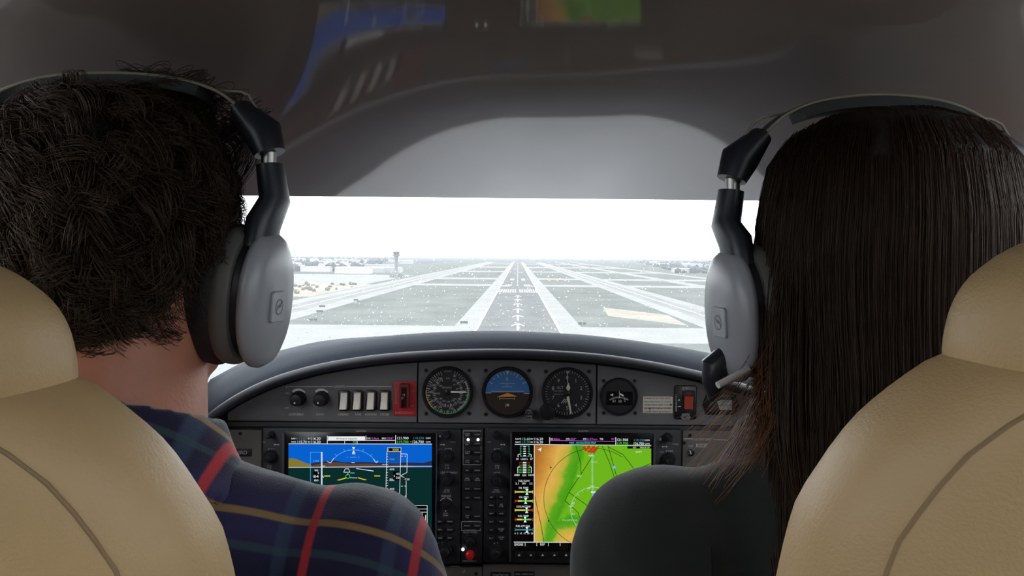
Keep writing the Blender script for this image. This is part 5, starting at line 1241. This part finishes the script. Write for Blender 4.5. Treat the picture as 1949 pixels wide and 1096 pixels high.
b = MB(); b.box(-30000, 30000, -3000, 30000, GZ - 1.0, GZ); b.build('ground', M_plain, kind='structure', label='flat hazy plain around the airport', smooth=False)
def slab(name, x0, x1, y0, y1, h, mat, label=None, cat=None, kind='structure', parent=None):
    b = MB(); b.box(x0, x1, y0, y1, GZ - .2, GZ + h)
    return b.build(name, mat, parent, smooth=False, label=label, kind=kind)
field = slab('infield_grass', -420, 520, 100, 5200, .03, M_grass, 'grey-green grass between the runway and taxiways')
slab('taxiway_crossing', -700, 700, 348, 424, .06, M_conc, 'pale wet taxiway crossing the near end of the runway')
slab('near_apron', -190, -34, 100, 350, .05, M_conc, 'pale concrete apron left of the near runway end')
for (xa, xb, lab) in ((-187, -133, 'parallel taxiway left of the runway'), (104, 148, 'parallel taxiway right of the runway'), (238, 262, 'second taxiway right of the runway'), (345, 368, 'outermost taxiway right of the runway')):
    tw = slab('taxiway', xa, xb, 348, 4700, .07, M_conc, lab)
    wdt = xb - xa; b = MB(); b.box(xa + wdt * .28, xb - wdt * .28, 424, 4700, GZ, GZ + .11); b.build('centre_strip', M_taxi, tw, smooth=False)
    for u in (.5,): b = MB(); b.box(xa + wdt * u - .5, xa + wdt * u + .5, 424, 4700, GZ, GZ + .15); b.build('centre_line', M_mark, tw, smooth=False)
for k, (y0, y1) in enumerate(((985, 1050), (1265, 1350), (1830, 1950), (2520, 2750), (3600, 3800))):
    slab('cross_taxiway', -134, 346, y0, y1, .055, M_conc, 'narrow pale cross taxiway, number %s counting away from the viewer' % ['one', 'two', 'three', 'four', 'five'][k])
RX = .6
rw = slab('runway', RX - 35, RX + 35, 200, 4700, .10, M_conc, 'runway straight ahead with white threshold bars')
b = MB(); b.box(RX - 22.4, RX + 22.4, 200, 4700, GZ, GZ + .16); b.build('asphalt_strip', M_asph, rw, smooth=False)
def mark(name, x0, x1, y0, y1): b = MB(); b.box(RX + x0, RX + x1, y0, y1, GZ, GZ + .22); return b.build(name, M_mark, rw, smooth=False)
for sx in (-1, 1): mark('edge_line', sx * 22 - .7, sx * 22 + .7, 200, 4700)
for k in range(8):
    for sx in (-1, 1):
        xm = sx * (2.6 + 2.55 * k); mark('threshold_bar', xm - .65, xm + .65, 818, 890)
for sx in (-1, 1):
    mark('aiming_bar', sx * 9 - 3, sx * 9 + 3, 1230, 1300); mark('side_dash', sx * 15 - 5, sx * 15 + 5, 985, 1000); mark('side_dash', sx * 29 - 5, sx * 29 + 5, 1090, 1110)
    for k in range(3): mark('touchdown_bar', sx * (9 + 3 * k) - .8, sx * (9 + 3 * k) + .8, 1000, 1040)
for k in range(40): mark('centre_dash', -.5, .5, 1000 + 90 * k, 1045 + 90 * k)
for k in range(6):      # arrows leading to the displaced threshold
    y = 400 + 62 * k; mark('arrow_shaft', -.6, .6, y, y + 42)
    b = MB(); 
    for sx in (-1, 1): b.add([(RX + sx * .2, y + 44, GZ + .22), (RX + sx * 3.6, y + 28, GZ + .22), (RX + sx * 3.6, y + 24, GZ + .22), (RX + sx * .2, y + 38, GZ + .22)], [(0, 1, 2, 3)])
    b.build('arrow_head', M_mark, rw, smooth=False)
slab('apron', -520, -200, 1010, 1480, .07, M_conc, 'bright parking apron in front of the control tower')
b = MB(); b.add([(60, 505, GZ + .06), (98, 440, GZ + .06), (102, 520, GZ + .06), (66, 590, GZ + .06)], [(0, 1, 2, 3)]); b.add([(60, 505, GZ - .1), (98, 440, GZ - .1), (102, 520, GZ - .1), (66, 590, GZ - .1)], [(0, 1, 2, 3)]); b.build('dirt_patch', M_sand, kind='structure', label='sandy bare patch in the grass beside the right taxiway', smooth=False)
slab('dirt_field', -620, -189, 700, 1008, .05, M_sand, 'sandy scrub field left of the taxiway')
# brush on the dirt field and rough distant trees
ico = bmesh.new(); bmesh.ops.create_icosphere(ico, subdivisions=1, radius=1); IV = [tuple(v.co) for v in ico.verts]; IF = [tuple(v.index for v in f.verts) for f in ico.faces]; ico.free()
SITES = []
def blobs(n, fx, fy, fs, seed):
    R = random.Random(seed); b = MB()
    for _ in range(n):
        y = fy(R); x = fx(R, y); s_ = fs(R); j = R.uniform(.6, 1.2)
        if any(abs(x - bx) < bw / 2 + s_ * 1.3 and abs(y - by) < bl / 2 + s_ * 1.3 for bx, by, bw, bl in SITES): continue
        b.add([(x + v[0] * s_ * R.uniform(.8, 1.2), y + v[1] * s_, GZ + max(-.2, v[2] * s_ * j + s_ * j * .5)) for v in IV], IF)
    return b
blobs(260, lambda R, y: R.uniform(-600, -195), lambda R: R.uniform(715, 1000), lambda R: R.uniform(1.2, 3.2), 5).build('scrub_brush', pm('dry_brush', (.075, .068, .05), rough=.95, var=.3, vscale=.2), kind='stuff', label='dry scrub bushes dotting the sandy field', cat="shrubs")
M_whb = pm('white_hangar_siding', (.34, .34, .34), rough=.5, var=.1, vscale=.02)
def building(x, y, w, l, h, label, group, mat=None):
    if any(abs(x - bx) < (bw + w) / 2 + 4 and abs(y - by) < (bl + l) / 2 + 4 for bx, by, bw, bl in SITES): return
    SITES.append((x, y, w, l))
    label = ('long ' if w > 58 else 'short ') + ('white ' if mat is M_whb else 'grey ') + ('hangar ' if y < 2400 else 'building ') + label; group = label
    t = thing('distant_building', label, 'building', (x, y, GZ), group)
    b = MB(); b.box(x - w / 2, x + w / 2, y - l / 2, y + l / 2, GZ, GZ + h); b.build('walls', mat or M_hangar, t, smooth=False)
    b = MB(); b.add([(x - w / 2 - .5, y - l / 2 - .5, GZ + h), (x + w / 2 + .5, y - l / 2 - .5, GZ + h), (x + w / 2 + .5, y + l / 2 + .5, GZ + h), (x - w / 2 - .5, y + l / 2 + .5, GZ + h), (x - w / 2, y, GZ + h * 1.25), (x + w / 2, y, GZ + h * 1.25)], [(0, 1, 5, 4), (2, 3, 4, 5), (0, 4, 3), (1, 2, 5), (0, 3, 2, 1)]); b.build('roof', M_roof, t, smooth=False)
R = random.Random(21)
for k in range(46):
    y = 1520 + 2600 * R.random() ** 1.5; x = -y * R.uniform(.13, .42) - 40
    building(x, y, R.uniform(25, 90), R.uniform(20, 50), R.uniform(6, 14), 'in the haze beyond the apron left of the runway', 'buildings left of the runway', R.choice((M_hangar, M_hangar, M_whb)))
for k in range(34):
    y = 1900 + 3200 * R.random() ** 1.3; x = y * R.uniform(.15, .42) + 110
    building(x, y, R.uniform(25, 80), R.uniform(20, 50), R.uniform(5, 12), 'in the haze among trees right of the runway', 'buildings right of the runway', R.choice((M_hangar, M_whb)))
# trees stand clear of the buildings
blobs(1800, lambda R, y: -R.uniform(.14, .55) * y - 120, lambda R: 1700 + 6500 * R.random() ** 1.6, lambda R: R.uniform(4, 11), 6).build('tree_belt', M_tree, kind='stuff', label='hazy belt of distant trees left of the runway', cat="trees")
blobs(1600, lambda R, y: R.uniform(.13, .5) * y + 150, lambda R: 1900 + 6500 * R.random() ** 1.6, lambda R: R.uniform(4, 10), 8).build('tree_belt', M_tree, kind='stuff', label='hazy belt of distant trees right of the runway', cat="trees")
# control tower
TX, TY = -205, 1300
t = thing('control_tower', 'slender grey control tower left of the runway', 'tower', (TX, TY, GZ))
b = MB(); b.loft([[(TX + r * cos(2 * pi * k / 12), TY + r * sin(2 * pi * k / 12), GZ + z) for k in range(12)] for r, z in ((3.6, 0), (2.9, 12), (2.6, 34), (4.6, 37))]); b.build('shaft', M_twr, t)
b = MB(); b.loft([[(TX + r * cos(2 * pi * k / 8), TY + r * sin(2 * pi * k / 8), GZ + z) for k in range(8)] for r, z in ((6.2, 37), (6.6, 38.2), (6.6, 39))]); b.build('gallery', M_twr, t, smooth=False)
b = MB(); b.loft([[(TX + r * cos(2 * pi * k / 8), TY + r * sin(2 * pi * k / 8), GZ + z) for k in range(8)] for r, z in ((4.4, 39), (5.4, 43))]); b.build('cab_glass', M_twg, t, smooth=False)
b = MB(); b.loft([[(TX + r * cos(2 * pi * k / 8), TY + r * sin(2 * pi * k / 8), GZ + z) for k in range(8)] for r, z in ((6, 43), (6, 44), (2.5, 45))]); b.tube([(TX, TY, GZ + 45), (TX, TY, GZ + 48)], .3, 6); b.build('cab_roof', M_twr, t, smooth=False)
b = MB(); b.box(TX - 12, TX + 12, TY + 4, TY + 18, GZ, GZ + 7); b.build('base_block', M_twr, t, smooth=False)
# signs and vehicles by the taxiways
for (x, y, lab) in ((-134, 640, 'first dark taxiway sign along the left taxiway'), (-142, 560, 'second dark taxiway sign along the left taxiway'), (-131, 510, 'nearest dark taxiway sign along the left taxiway'), (-118, 445, 'dark sign in the left taxiway corner'), (-30, 436, 'dark sign beside the left runway shoulder'), (37, 436, 'dark sign beside the right runway shoulder')):
    t = thing('taxiway_sign', lab, 'sign', (x, y, GZ)); b = MB(); b.box(x - 2.2, x + 2.2, y - .2, y + .2, GZ + .5, GZ + 1.7); b.build('board', M_tree, t, smooth=False); b = MB(); b.box(x - 1.6, x - 1.3, y - .15, y + .15, GZ, GZ + .5); b.build('post', M_tree, t, smooth=False); b = MB(); b.box(x + 1.3, x + 1.6, y - .15, y + .15, GZ, GZ + .5); b.build('post', M_tree, t, smooth=False)
M_pink = pm('pale_red_sign', (.6, .25, .22), rough=.6)
for k in range(3):
    x = 50 + 12.5 * k; b = MB(); b.box(x - 1.8, x + 1.8, 1199.8, 1200.2, GZ + .8, GZ + 3.2); b.box(x - .2, x + .2, 1199.9, 1200.1, GZ, GZ + .8); b.build('red_sign', M_pink, smooth=False, label=['left', 'middle', 'right'][k] + ' of three small red signs right of the runway', cat='sign', group='three red signs')
# far hills
def ridge(name, label, Y, pts, seed):
    """pts of (pixel x, height above horizon in px)"""
    V = []; n = 90; x0, x1 = pts[0][0], pts[-1][0]; b = MB(); rings = []
    for i in range(n + 1):
        px = x0 + (x1 - x0) * i / n; h = max(0, interp_s(px, pts) + 1.6 * noise.noise((px * .03, seed, 0)) + .8 * noise.noise((px * .11, seed, 3)))
        X = (px - VX) / F * Y; z = h / F * Y
        rings.append([(X, Y - 900, GZ), (X, Y - 350, GZ + (z - GZ) * .55), (X, Y, z), (X, Y + 900, GZ)])
    b.loft(rings, True); b.build(name, M_hill, kind='structure', label=label, angle=60)
ridge('hill', 'faint low hills on the right horizon', 17000, [(1080, -1), (1180, 1), (1240, 4), (1300, 8), (1340, 11), (1400, 9), (1500, 14), (1700, 10), (2000, 12)], 2.)
ridge('hill', 'faint long ridge on the left horizon', 19000, [(-200, 12), (300, 15), (520, 14), (620, 12), (720, 10), (800, 7), (900, 3), (980, -1)], 5.)
# haze lying over the plain
m = bpy.data.materials.new('ground_haze'); m.use_nodes = True; T = m.node_tree; T.nodes.clear()
o_ = T.nodes.new('ShaderNodeOutputMaterial'); v_ = T.nodes.new('ShaderNodeVolumeScatter'); v_.inputs['Color'].default_value = (.97, .98, 1, 1); v_.inputs['Density'].default_value = 3.5e-5; v_.inputs['Anisotropy'].default_value = .2
T.links.new(v_.outputs[0], o_.inputs['Volume'])
b = MB(); b.box(-16000, 16000, 700, 24000, GZ + .6, 420); b.build('haze', m, kind='stuff', label='pale haze lying over the distant plain', cat="haze", smooth=False)
